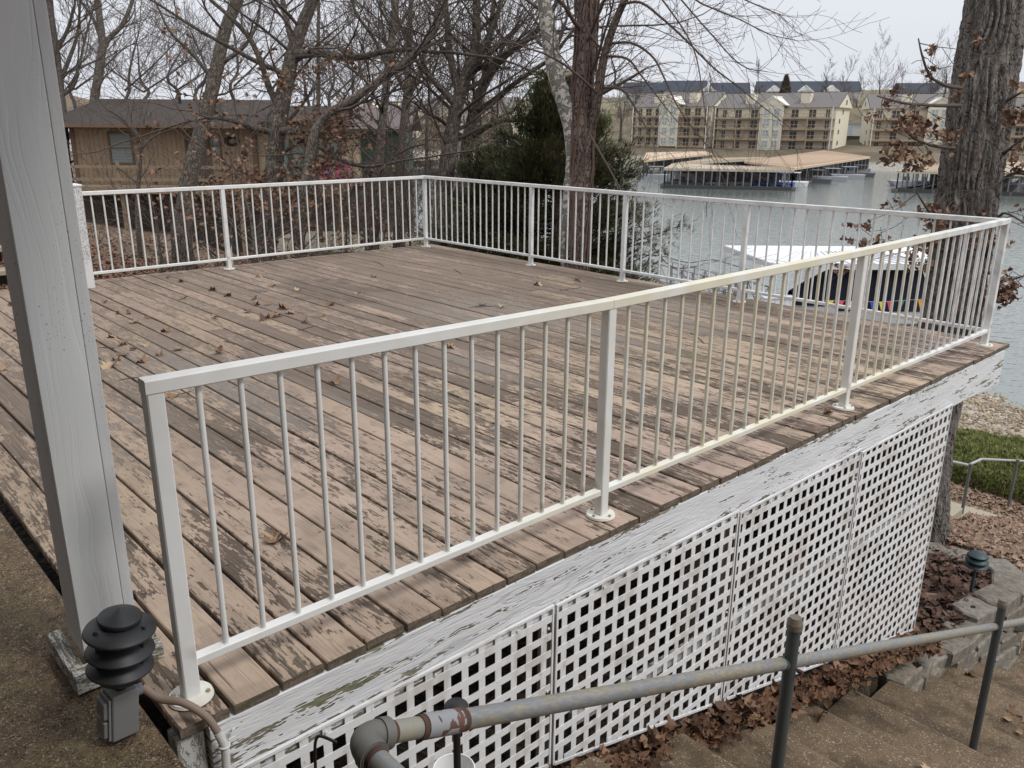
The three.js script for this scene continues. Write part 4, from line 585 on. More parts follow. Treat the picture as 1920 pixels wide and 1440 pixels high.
// vine-clad tree with the mottled pale limb, beside the cedar
{
  const T = 11.2, S = [[W4([7.3,-1.234,-5.416], 0.2), W4([7.557,-0.131,-5.644], 0.155), W4([7.805,0.903,-5.852], 0.15), W4([8.009,1.799,-6.041], 0.145), W4([8.209,2.626,-6.205], 0.14), W4([8.427,3.591,-6.41], 0.13), W4([8.679,4.694,-6.643], 0.12)],
    [W4([7.948,1.317,-5.894], 0.08), W4([8.009,1.863,-5.784], 0.06), W4([8.102,2.397,-5.781], 0.055), W4([8.212,2.822,-5.716], 0.05), W4([8.36,3.239,-5.614], 0.045), W4([8.585,3.877,-5.534], 0.03)]];
  const base = S[0][0]; base[1] = Math.min(base[1], terrain(base[0], base[2]) - 0.1);
  const { t } = tree('vine_clad_tree', 'reddish shaggy tree trunk with vines beside the cedar, drooping thin branches', S, { seed: 301, f0: 0.45, per: 1.3, len: 2.0, mat: barkRed, tmat: twigRed, kids: [4, 4, 3], trop: -0.02, minR: 0.003, wig: 0.4 });
  const o = { max: 3, kids: [4, 4, 3], wig: 0.35, trop: -0.05, spread: 0.75, minR: 0.0022, lead: true }, r = RNG(302), tw = new TB(), rel = (p) => [p[0] - base[0], p[1] - base[1], p[2] - base[2]];
  const arcs = [[[8.246,3.054,-5.641], [8.334,3.067,-5.423], [8.338,2.848,-5.044], [8.338,2.555,-4.636], [8.34,2.223,-4.211], [8.397,2.035,-3.938], [8.459,1.827,-3.651], [8.604,1.522,-3.248]], [[8.181,2.585,-5.787], [8.25,2.574,-5.436], [8.328,2.397,-5.147], [8.298,2.144,-4.926], [8.27,1.787,-4.66], [8.289,1.482,-4.373], [8.313,1.22,-4.099]], [[8.109,2.431,-5.789], [8.169,2.377,-5.427], [8.172,2.174,-5.196], [8.217,1.84,-4.874], [8.259,1.538,-4.566]], [[8.054,2.032,-5.814], [8.109,2.012,-5.471], [8.101,1.844,-5.265], [8.096,1.477,-4.974], [8.043,1.207,-4.767]], [[8.558,3.747,-5.503], [8.699,3.069,-4.805], [8.754,2.948,-4.562], [8.883,2.804,-4.242], [9.006,2.632,-3.914], [9.156,2.544,-3.598]], [[8.456,3.615,-5.542], [8.414,3.179,-4.97], [8.383,2.641,-4.348], [8.425,2.23,-3.852], [8.528,2.165,-3.588]], [[7.848,1.456,-5.761], [7.659,0.939,-5.148], [7.495,0.273,-4.45], [7.498,-0.069,-4.02], [7.568,-0.035,-3.686]], [[8.379,3.484,-5.557], [8.239,2.974,-4.903], [8.202,2.455,-4.435], [8.087,1.898,-4.165], [7.919,1.232,-3.896]], [[8.485,3.833,-5.323], [8.543,3.195,-4.433], [8.683,2.924,-3.907], [8.794,2.793,-3.608]]];
  arcs.forEach((a, ai) => { const pts = spline(a.map((p, i) => [...rel(p), mix(ai < 4 ? 0.02 : 0.014, 0.004, i / (a.length - 1))]), 26); tw.tube(pts, 5); for (let k = 4; k < 27; k += ai === 6 ? 5 : 2) { const p = pts[Math.min(26, k)], q = pts[Math.max(0, k - 1)], d = nrm([p[0] - q[0], p[1] - q[1], p[2] - q[2]]), an = r() * 6.28; twig(tw, r, [p[0], p[1], p[2]], nrm([d[0] + Math.cos(an) * 0.7, d[1] + (r() - 0.45) * 0.9, d[2] + Math.sin(an) * 0.7]), 0.75 * (0.4 + r()), 0.0035, 2, o); } });
  mesh('drooping_branches', tw.geo(), twigRed, t);
  const vi = new TB(); for (let k = 0; k < 16; k++) { let p = spline(S[0].map((q) => [...rel(q), 0.01]), 40).slice(0, 34); const ph = r() * 6.28, tw2 = (r() - 0.5) * 0.5, off = 0.145 + 0.025 * r(); p = p.map((q, i) => [q[0] + Math.cos(ph + i * tw2 * 0.4) * off + (r() - 0.5) * 0.02, q[1], q[2] + Math.sin(ph + i * tw2 * 0.4) * off + (r() - 0.5) * 0.02, 0.006 + 0.008 * hs(k, 1, 1)]); vi.tube(p, 5); }
  mesh('vine', vi.geo(), M(0.11, 0.065, 0.05, 0.95), t);
}
{
  const mt = tex(256, 512, (u, v, o) => { const x = u * 10, y = v * 20, a = vnp(x, y, 231, 10, 20), b = vnp(x * 4, y * 3, 232, 40, 60), p = ss(0.46, 0.54, 0.6 * a + 0.4 * b), w = mix(0.15, 0.4, p) + 0.06 * (b - 0.5); o[0] = w; o[1] = w * 0.93; o[2] = w * 0.8; o[3] = p; });
  const T = 11.25, S = [[W4([7.438,-0.692,-5.589], 0.14), W4([7.642,0.415,-5.867], 0.13), W4([7.835,1.177,-6.01], 0.12), W4([7.882,1.695,-6.185], 0.118), W4([7.861,2.144,-6.392], 0.116), W4([7.89,2.628,-6.569], 0.112), W4([7.939,3.181,-6.757], 0.1), W4([8.033,4.011,-7.019], 0.08), W4([8.199,4.98,-7.274], 0.05)]];
  S[0][0][1] = Math.min(S[0][0][1], terrain(S[0][0][0], S[0][0][2]) - 0.1);
  const { t } = tree('mottled_tree', 'pale mottled tree stem leaning away from the vine-clad trunk', S, { seed: 311, f0: 0.55, per: 1.3, len: 2.2, mat: MT(mt, 0.9, 0.005), kids: [4, 3, 3], minR: 0.003 });
  const b = S[0][0]; const st = new TB(); st.tube([[...[7.942,2.2,-6.342], 0.035], [...[8,2.226,-6.228], 0.028], [...[8.038,2.265,-6.167], 0.02]].map((p) => [p[0] - b[0], p[1] - b[1], p[2] - b[2], p[3]]), 8); mesh('broken_stub', st.geo(), M(0.42, 0.35, 0.26, 0.9), t);
}
// near oaks between deck and brown house
const oak6 = tree('oak_tree', 'leaning bare oak with a long level limb, brown leaves on its low boughs', [
  [W4([7.348,-2.067,-14.681], 0.26), W4([7.585,-1.069,-14.882], 0.22), W4([7.794,-0.294,-15.016], 0.2), W4([8.097,0.814,-15.204], 0.19), W4([8.386,1.812,-15.358], 0.185), W4([8.673,2.588,-15.422], 0.165), W4([8.888,3.143,-15.457], 0.15), W4([9.155,3.698,-15.445], 0.135), W4([9.439,4.254,-15.418], 0.12), W4([9.922,5.363,-15.442], 0.09), W4([10.341,6.583,-15.57], 0.05)],
  [W4([8.84,3.032,-15.455], 0.1), W4([8.952,3.006,-15.057], 0.09), W4([9.056,3.003,-14.676], 0.085), W4([9.261,2.914,-14.166], 0.08), W4([9.418,2.903,-13.593], 0.07), W4([9.579,2.975,-13.048], 0.055), W4([9.758,2.993,-12.466], 0.045), W4([9.97,2.928,-11.96], 0.035)],
  [W4([8.383,1.923,-15.407], 0.08), W4([8.217,2.3,-15.434], 0.07), W4([8.091,2.778,-15.466], 0.06), W4([7.924,3.244,-15.531], 0.052), W4([7.655,3.592,-15.64], 0.045), W4([7.28,3.983,-15.864], 0.035)],
  [W4([8.617,2.61,-15.481], 0.06), W4([8.117,2.846,-15.755], 0.05), W4([7.659,3.119,-16.006], 0.042), W4([7.14,3.45,-16.337], 0.035), W4([6.575,3.899,-16.759], 0.025)],
  [W4([8.874,3.198,-15.493], 0.07), W4([8.934,3.708,-15.794], 0.065), W4([9.009,4.167,-16.06], 0.06), W4([9.213,5.101,-16.55], 0.04)],
  [W4([8.219,1.368,-15.325], 0.07), W4([7.7,1.477,-15.278], 0.06), W4([7.174,1.633,-15.258], 0.045), W4([6.599,1.658,-15.228], 0.03), W4([5.922,1.468,-15.484], 0.018)],
  [W4([8.264,1.424,-15.307], 0.08), W4([8.343,1.397,-14.513], 0.07), W4([8.351,1.122,-13.679], 0.06), W4([8.403,0.879,-12.962], 0.05), W4([8.546,0.778,-12.221], 0.035), W4([8.989,0.91,-11.586], 0.02)]], { seed: 321, f0: 0.25, per: 2.0, len: 2.7, kids: [5, 4, 3] });
{
  const pick = (x0, x1, y0, y1, n, s, T) => { const r = RNG(s), o = []; const a = [T[0], T[1], T[2], T[3]]; for (let k = 0; k < n; k++) { const u = r(), v = r(), w = r() - 0.5; const p = [0, 1, 2].map((i) => (a[0][i] * (1 - u) + a[1][i] * u) * (1 - v) + (a[2][i] * (1 - u) + a[3][i] * u) * v); p[0] += w * 1.4; p[2] -= w * 1.5; o.push([p[0] - oak6.base[0], p[1] - oak6.base[1], p[2] - oak6.base[2]]); } return o; };
  hangLeaves(oak6.t, pick(0, 0, 0, 0, 34, 5, [[8.073,1.537,-14.109], [8.996,1.91,-13.419], [7.889,0.439,-13.816], [8.415,0.444,-13.336]]), 26, 0.2, 51, 0.62);
  hangLeaves(oak6.t, pick(0, 0, 0, 0, 36, 6, [[6.566,0.479,-15.047], [7.468,0.748,-14.332], [6.629,-0.199,-14.703], [8.451,0.026,-13.128]]), 24, 0.24, 52, 0.62);
  hangLeaves(oak6.t, pick(0, 0, 0, 0, 14, 7, [[8.108,2.453,-15.314], [9.544,3.012,-13.38], [8.042,2.129,-15.238], [9.027,2.85,-13.787]]), 14, 0.14, 53, 0.6);
}
tree('oak_tree', 'bare leaning tree standing in front of the brown house door', [[W4([7.826,-1.255,-20.264], 0.27), W4([7.988,-0.713,-20.343], 0.24), W4([8.248,0.1,-20.446], 0.22), W4([8.643,1.117,-20.511], 0.2), W4([9.011,1.999,-20.544], 0.19), W4([9.323,2.812,-20.6], 0.175), W4([9.757,3.965,-20.687], 0.16), W4([10.173,4.779,-20.647], 0.145), W4([10.836,6.339,-20.695], 0.1), W4([11.376,7.965,-20.883], 0.05)], [W4([9.254,2.677,-20.607], 0.06), W4([8.886,3.333,-20.936], 0.045), W4([8.495,3.844,-21.224], 0.035), W4([8.266,4.61,-21.472], 0.02)], [W4([9.441,3.084,-20.606], 0.06), W4([9.929,3.426,-20.303], 0.05), W4([10.367,4.038,-20.158], 0.04), W4([10.637,4.851,-20.252], 0.03)]], { seed: 331, f0: 0.4, per: 1.3, len: 2.6 });
tree('forked_tree', 'bare forked tree rising behind the left end of the brown roof', [[W4([11.234,0.012,-38.975], 0.26), W4([11.862,2.403,-39.404], 0.2), W4([12.34,3.885,-39.588], 0.19), W4([12.654,4.91,-39.731], 0.17), W4([12.804,6.161,-40.119], 0.15), W4([12.948,7.299,-40.465], 0.13), W4([13.492,10.485,-41.305], 0.06)], [W4([12.576,4.614,-39.678], 0.13), W4([12.943,5.208,-39.591], 0.11), W4([13.46,5.758,-39.349], 0.1), W4([14.025,6.808,-39.272], 0.08), W4([14.559,8.222,-39.376], 0.05)], [W4([12.653,5.251,-39.875], 0.08), W4([12.557,6.159,-40.344], 0.07), W4([12.309,6.838,-40.857], 0.06), W4([12.143,7.746,-41.391], 0.04)]], { seed: 341, f0: 0.3, per: 1.0, len: 3.6, minR: 0.008 });
tree('bare_tree', 'dark bare tree with crooked boughs beside the porch post edge', [[W4([9.163,0.168,-35.258], 0.3), W4([9.483,2.197,-35.818], 0.24), W4([9.704,3.821,-36.297], 0.21), W4([9.863,5.443,-36.833], 0.19), W4([10.1,7.067,-37.298], 0.16), W4([10.533,9.503,-37.924], 0.08)], [W4([9.586,3.009,-36.064], 0.1), W4([10.138,4.027,-35.986], 0.08), W4([10.596,5.045,-35.993], 0.06), W4([10.907,6.264,-36.22], 0.04)], [W4([9.566,2.603,-35.912], 0.09), W4([9.989,2.911,-35.654], 0.07), W4([10.411,3.827,-35.652], 0.05)], [W4([9.74,4.226,-36.434], 0.09), W4([10.267,5.042,-36.294], 0.07), W4([10.709,6.059,-36.316], 0.05)]], { seed: 351, f0: 0.15, per: 1.7, len: 3.4, minR: 0.007, mat: barkDark });
tree('slender_tree', 'slim straight bare sapling behind the level oak limb', [[W4([12.967,0.509,-21.973], 0.075), W4([13.395,2.429,-22.387], 0.065), W4([13.786,4.348,-22.834], 0.055), W4([14.19,6.268,-23.271], 0.04)]], { seed: 361, f0: 0.3, per: 1.0, len: 2.0 });
tree('bare_tree', 'upright dark bare tree left of the pair of forked trunks', [[W4([11.036,-1.096,-15.967], 0.15), W4([11.379,0.197,-16.196], 0.125), W4([11.723,1.49,-16.424], 0.11), W4([12,2.46,-16.577], 0.1), W4([12.278,3.43,-16.73], 0.095), W4([12.615,4.593,-16.911], 0.085), W4([13.063,6.403,-17.259], 0.05)], [W4([12.132,2.912,-16.646], 0.05), W4([11.89,3.665,-16.901], 0.045), W4([11.572,4.211,-17.138], 0.04), W4([11.504,5.017,-17.396], 0.03)], [W4([12.36,3.688,-16.763], 0.05), W4([12.792,4.337,-16.64], 0.04), W4([13.199,5.115,-16.593], 0.03)]], { seed: 371, f0: 0.3, per: 2.2, len: 2.4 });
tree('forked_tree', 'bare tree forking into three above the green cabin', [[W4([12.704,-1.199,-17.235], 0.17), W4([13.036,0.217,-17.526], 0.14), W4([13.351,1.491,-17.773], 0.125), W4([13.575,2.27,-17.894], 0.12), W4([13.727,2.907,-18.023], 0.09), W4([13.961,3.898,-18.224], 0.075), W4([14.322,5.455,-18.547], 0.05)], [W4([13.595,2.313,-17.894], 0.09), W4([13.89,2.795,-17.827], 0.08), W4([14.217,3.547,-17.842], 0.07), W4([14.562,4.327,-17.854], 0.055), W4([14.95,5.319,-17.915], 0.04)], [W4([13.584,2.369,-17.927], 0.06), W4([13.512,2.764,-18.16], 0.05), W4([13.333,3.173,-18.211], 0.04), W4([13.219,3.991,-18.375], 0.03)]], { seed: 381, f0: 0.35, per: 2.2, len: 2.5 });
tree('leaning_tree', 'slanting bare tree crossing in front of the green cabin roof', [[W4([7.186,-0.482,-12.654], 0.12), W4([7.521,0.602,-12.803], 0.1), W4([7.916,1.608,-12.863], 0.085), W4([8.435,1.996,-12.55], 0.08), W4([9.032,2.463,-12.199], 0.075), W4([9.441,2.791,-11.962], 0.07), W4([9.76,3.128,-11.811], 0.065), W4([10.043,3.583,-11.743], 0.055), W4([10.225,4.066,-11.779], 0.045), W4([10.486,5.051,-11.953], 0.03)]], { seed: 391, f0: 0.3, per: 2.6, len: 2.0 });
tree('spreading_tree', 'broad bare tree with many fanning boughs left of the cedar', [[W4([9.763,-0.901,-11.535], 0.24), W4([10.084,0.354,-11.769], 0.17), W4([10.402,1.401,-11.917], 0.15), W4([10.642,2.061,-11.975], 0.135), W4([10.84,2.522,-11.986], 0.12), W4([11.08,3.026,-11.978], 0.1), W4([11.315,4.02,-12.18], 0.08), W4([11.587,5.275,-12.458], 0.05)], [W4([10.673,2.135,-11.977], 0.09), W4([10.684,2.866,-12.273], 0.075), W4([10.777,3.597,-12.496], 0.06), W4([10.899,4.434,-12.735], 0.045)], [W4([10.828,2.501,-11.989], 0.08), W4([11.134,3.165,-11.703], 0.065), W4([11.316,3.76,-11.502], 0.05), W4([11.566,4.56,-11.467], 0.035)], [W4([10.581,1.925,-11.972], 0.07), W4([10.246,2.331,-12.167], 0.055), W4([9.923,2.727,-12.345], 0.04), W4([9.748,3.327,-12.616], 0.03)], [W4([10.871,2.554,-11.971], 0.06), W4([10.947,2.824,-11.163], 0.05), W4([11.191,3.141,-10.504], 0.04), W4([11.531,3.309,-9.837], 0.025)]], { seed: 401, f0: 0.3, per: 3.0, len: 2.5 });
tree('spreading_tree', 'second broad bare tree bending right towards the cedar top', [[W4([10.809,-0.598,-12.124], 0.2), W4([11.14,0.732,-12.379], 0.15), W4([11.47,1.763,-12.51], 0.125), W4([11.77,2.396,-12.501], 0.105), W4([12.023,2.936,-12.212], 0.09), W4([12.309,3.325,-11.687], 0.07), W4([12.581,3.755,-11.334], 0.05), W4([12.901,4.485,-11.206], 0.03)], [W4([11.741,2.34,-12.504], 0.07), W4([11.996,3.171,-12.619], 0.06), W4([12.262,4.058,-12.748], 0.05), W4([12.486,4.945,-12.915], 0.03)], [W4([11.511,1.841,-12.505], 0.08), W4([11.638,2.003,-12.173], 0.07), W4([11.935,2.43,-11.654], 0.055), W4([12.259,2.82,-11.095], 0.04)], [W4([11.313,1.286,-12.454], 0.06), W4([11.532,1.62,-11.825], 0.05), W4([11.674,1.674,-11.149], 0.035)]], { seed: 411, f0: 0.3, per: 3.0, len: 2.4 });
// more distant bare trees behind the houses
[[232, 200, 44, 1], [365, 200, 44, 2], [268, 195, 58, 3], [330, 192, 62, 4], [440, 195, 52, 5], [620, 215, 55, 6], [665, 235, 48, 7], [690, 215, 40, 8], [800, 260, 34, 9], [960, 260, 40, 10], [140, 195, 60, 12], [580, 200, 70, 13]].forEach(([px, py, T, k]) => {
  const P = { 232: [[15.376,2.445,-46.142], [15.77,4.07,-46.463], [16.379,6.237,-46.816]], 365: [[18.159,2.47,-43.6], [18.553,4.095,-43.922], [19.079,6.262,-44.351]], 268: [[21.508,2.926,-60.605], [21.89,4.533,-60.929], [22.465,6.675,-61.303]], 330: [[24.888,3.154,-63.282], [25.156,4.756,-63.71], [25.604,6.664,-64.101]], 440: [[23.469,2.82,-50.241], [23.794,4.898,-50.816], [24.349,7.139,-51.248]], 620: [[29.432,2.261,-48.8], [29.933,4.461,-49.265], [30.625,6.832,-49.626]], 665: [[26.509,1.585,-41.254], [26.892,3.8,-41.833], [27.214,6.161,-42.53]], 690: [[22.557,2.071,-33.72], [23.06,4.164,-34.138], [23.485,6.625,-34.782]], 800: [[20.662,1.064,-26.513], [21.143,2.948,-26.864], [21.757,5.25,-27.267]], 960: [[27.469,1.011,-28.771], [27.825,3.225,-29.375], [28.46,5.687,-29.827]], 140: [[18.619,2.941,-66.1], [19.09,4.972,-66.522], [19.731,7.557,-67.02]], 580: [[36.439,3.096,-64.03], [36.812,5.249,-64.593], [37.405,7.834,-65.135]] }[px];
  const g = terrain(P[0][0], P[0][2]), R = 0.0021 * T, wb = RNG(k + 40), jj = () => (wb() - 0.5) * 0.03 * T; const st = [[P[0][0], g - 0.2, P[0][2], R * 1.15], [...P[0], R], [(P[0][0] + P[1][0]) / 2 + jj() * 0.5, (P[0][1] + P[1][1]) / 2, (P[0][2] + P[1][2]) / 2 + jj() * 0.5, R * 0.9], [P[1][0] + jj(), P[1][1], P[1][2] + jj(), R * 0.7], [P[2][0] + jj(), P[2][1], P[2][2] + jj(), R * 0.35]]; const f1 = [(P[0][0] + P[1][0]) / 2, (P[0][1] + P[1][1]) / 2, (P[0][2] + P[1][2]) / 2, R * 0.6], fork = (s) => [f1, [P[1][0] + s * 0.022 * T, P[1][1] + 0.3, P[1][2] + s * 0.02 * T, R * 0.45], [P[2][0] + s * 0.05 * T, P[2][1], P[2][2] + s * 0.045 * T, R * 0.2]];
  const names = { 1: 'small fan-shaped bare tree above the brown roof, right of the forked tree', 2: 'fan-shaped bare tree above the middle of the brown roof' };
  tree('distant_bare_tree', names[k] || 'distant bare tree standing behind the brown house and green cabin', k % 3 ? [st, fork(1)] : [st, fork(1), fork(-1)], { seed: 500 + k, f0: 0.35, per: 1.1, len: 4.2, minR: 0.009, tmat: twigFar, mat: barkDark, kids: [5, 4, 3], sides: 7, trop: 0.12, spread: 0.8, group: k < 3 ? 'trees above the brown roof' : 'distant bare trees' });
});
// saplings and scrub near the neighbour's slope
tree('sapling', 'small crooked sapling in front of the brown house window', [[W4([7.721,-1.22,-23.215], 0.07), W4([7.985,-0.039,-23.47], 0.06), W4([8.17,0.7,-23.611], 0.055), W4([8.218,1.216,-23.783], 0.045), W4([7.875,1.728,-24.029], 0.03), W4([7.567,1.941,-24.117], 0.015)], [W4([8.2,0.848,-23.645], 0.04), W4([8.583,1.22,-23.45], 0.03), W4([9.085,1.445,-23.084], 0.02)], [W4([7.947,-0.113,-23.473], 0.03), W4([7.745,0.18,-23.782], 0.02), W4([7.561,0.4,-24.042], 0.01)]], { seed: 601, per: 1.4, len: 1.4, max: 3, kids: [3, 3, 2] });
// young oaks that keep their brown leaves, and leafless brush, below the railing
[[[5.619,-0.919,-12.486], [5.782,-0.365,-12.57], [5.914,0.005,-12.604], 'low oak sapling with brown leaves left of the leaning oak foot', 31], [[6.843,-0.896,-12.084], [7.014,-0.419,-12.128], [7.203,-0.036,-12.116], 'low oak sapling with brown leaves right of the leaning oak foot', 32], [[8.642,-1.016,-12.515], [8.687,-0.598,-12.649], [8.678,-0.128,-12.855], 'brown-leaved oak sapling under the green cabin', 33], [[5.138,-0.511,-10.259], [5.179,-0.191,-10.356], [5.207,0.129,-10.464], 'smallest brown-leaved sapling close behind the railing', 34]].forEach(([a, b, c, l, k]) => {
  const { t, tips } = tree('oak_sapling', l, [[[...a, 0.05], [...b, 0.035], [...c, 0.015]]], { seed: 700 + k, f0: 0.15, per: 5, len: 1.5, max: 3, kids: [3, 3, 2], minR: 0.004, group: 'brown-leaved saplings below the railing' }); const sp = tips.filter((_, i) => i % 2 === 0).map((q) => q[0]); hangLeaves(t, sp, 3, 0.1, 740 + k, 0.6); });
[[[11.07,-1.334,-14.416], [11.148,-0.719,-14.603], [11.226,-0.104,-14.79], 41], [[11.002,-1.303,-13.071], [11.19,-0.601,-13.194], [11.423,0.101,-13.275], 42], [[10.959,-1.766,-17.176], [11.104,-0.954,-17.385], [11.158,-0.278,-17.619], 43], [[13.603,-1.607,-14.819], [13.794,-0.93,-14.929], [14.067,0.153,-15.134], 44], [[14.703,-1.509,-20.954], [14.898,-0.678,-21.124], [15.204,0.32,-21.263], 45], [[5.147,-0.795,-14.392], [5.176,-0.5,-14.489], [5.211,-0.107,-14.622], 46], [[11.109,-1.484,-19.998], [11.286,-0.893,-20.084], [11.524,-0.006,-20.239], 47], [[12.557,-1.617,-15.775], [12.826,-0.398,-16.04], [13.116,0.82,-16.286], 48], [[12.635,-1.468,-14.345], [12.812,-0.306,-14.671], [13.01,0.857,-14.979], 49], [[15.243,-1.889,-16.039], [15.571,-0.559,-16.296], [15.959,1.066,-16.623], 50], [[16.8,-1.951,-20.266], [17.089,-0.401,-20.652], [17.263,0.976,-21.07], 51], [[17.599,-1.944,-19.536], [17.897,-0.222,-19.986], [18.133,1.328,-20.421], 52]].forEach(([a, b, c, k]) => tree('leafless_bush', k === 46 ? 'small leafless bush on the leafy slope before the brown house' : k > 47 ? 'tall tangled leafless bush in the gap left of the low cedar' : 'tangled leafless bush in the brush below the green cabin', [[[...a, 0.03], [...b, 0.022], [...c, 0.012]]], { seed: 760 + k, f0: 0.05, per: 9, len: 1.9, max: 3, kids: [4, 3, 3], minR: 0.004, group: 'leafless bushes in the brush', tmat: twigRed }));
// ---------------------------------------------------------------- cedar and juniper
function sprays(n, place, len, seed, cols) { const P = [], C = [], r = RNG(seed); for (let k = 0; k < n; k++) { const { p, d, s } = place(r); const c = cols[Math.floor(r() * cols.length)], L = len * (s || 1);
    for (let q = 0; q < 5; q++) { const dd = nrm([d[0] + (r() - 0.5) * 1.3, d[1] + (r() - 0.5) * 1.1, d[2] + (r() - 0.5) * 1.3]), ll = L * (0.5 + 0.7 * r()), sd = nrm([dd[1] * 0.3 - dd[2], 0.4 * (r() - 0.5), dd[0] + 0.2 * (r() - 0.5)]), w = L * 0.10; const b = [p[0] + (r() - 0.5) * L * 0.5, p[1] + (r() - 0.5) * L * 0.5, p[2] + (r() - 0.5) * L * 0.5];
      P.push(b[0] - sd[0] * w, b[1] - sd[1] * w, b[2] - sd[2] * w, b[0] + sd[0] * w, b[1] + sd[1] * w, b[2] + sd[2] * w, b[0] + dd[0] * ll, b[1] + dd[1] * ll, b[2] + dd[2] * ll); const k2 = 0.75 + 0.5 * r(); for (let i = 0; i < 3; i++) C.push(c[0] * k2, c[1] * k2, c[2] * k2); } }
  const g = new THREE.BufferGeometry(); g.setAttribute('position', new THREE.Float32BufferAttribute(P, 3)); g.setAttribute('color', new THREE.Float32BufferAttribute(C, 3)); g.setAttribute('uv', new THREE.Float32BufferAttribute(new Float32Array(P.length / 3 * 2), 2)); g.computeVertexNormals(); return g; }
const leafyMat = new THREE.MeshStandardMaterial({ vertexColors: true, roughness: 0.85, side: THREE.DoubleSide });
[[[10.438,2.419,-8.903], 'dense dark green cedar behind the vine-clad tree and lake railing', 2.35, 71, 1], [[10.734,1.056,-10.757], 'low wide cedar filling the gap left of the taller cedar', 1.9, 75, 0.55]].forEach(([top, label, RB, seed, dens]) => {
  const g0 = terrain(top[0], top[2]), H = top[1] - g0;
  const t = thing('cedar_tree', label, 'tree', [top[0], g0, top[2]]);
  const tb = new TB(); tb.tube([[0, -0.1, 0, 0.2], [0.05, H * 0.5, 0, 0.12], [0, H * 0.97, 0, 0.02]], 8);
  const r = RNG(seed), boughs = [];
  for (let k = 0; k < 260; k++) { const f = 0.04 + 0.94 * Math.pow(r(), 1.35), y = H * f, a = r() * 6.283, R = (0.25 + RB * Math.pow(1 - f, 0.7)) * (0.45 + 0.75 * r()) * (1 + 0.25 * Math.sin(a * 3 + f * 9)); const e = [Math.cos(a) * R, y + R * (0.12 + 0.2 * r()), Math.sin(a) * R]; boughs.push([[0, y, 0], e]); tb.tube([[0, y, 0, 0.022], [e[0] * 0.55, y + 0.05 * R, e[2] * 0.55, 0.013], [...e, 0.005]], 4); }
  mesh('trunk', tb.geo(), barkRed, t);
  const fol = sprays(Math.round(44000 * dens), (r2) => { const b = boughs[Math.floor(r2() * boughs.length)], f = 0.3 + 0.72 * Math.sqrt(r2()), j = 0.17; return { p: [b[1][0] * f + (r2() - 0.5) * j * 2, mix(b[0][1], b[1][1], f * f) + (r2() - 0.5) * j * 2, b[1][2] * f + (r2() - 0.5) * j * 2], d: nrm([b[1][0], 0.9, b[1][2]]) }; }, 0.115, seed + 1, [[0.065, 0.085, 0.03], [0.095, 0.11, 0.04], [0.05, 0.065, 0.03], [0.12, 0.125, 0.045], [0.12, 0.09, 0.05]]);
  const m = mesh('crown', fol, leafyMat, t); m.userData.kind = 'stuff';
});
{
  const t = thing('juniper_shrub', 'low trimmed green juniper bank above the gravel shore', 'shrub', [0, 0, 0]);
  const fol = sprays(42000, (r2) => { const x = 15.2 + 3.6 * r2(), z = -5.4 + 5.6 * r2(), u = (x - 17) / 1.75, w = (z + 2.6) / 2.75, k = Math.max(0, 1 - Math.pow(Math.abs(u), 3) - Math.pow(Math.abs(w), 3)), y = terrain(x, z) + 0.72 * Math.pow(k, 0.45) * (0.65 + 0.35 * fb(x * 2.2, z * 2.2, 82)) * (0.7 + 0.34 * r2()) - (k <= 0 ? 0.6 : 0); return { p: [x, y, z], d: [(r2() - 0.5), 0.8, (r2() - 0.5)] }; }, 0.085, 81, [[0.13, 0.165, 0.035], [0.18, 0.205, 0.045], [0.08, 0.11, 0.028], [0.23, 0.235, 0.07], [0.14, 0.12, 0.045]]);
  const m = mesh('foliage', fol, leafyMat, t); m.userData.kind = 'stuff';
}

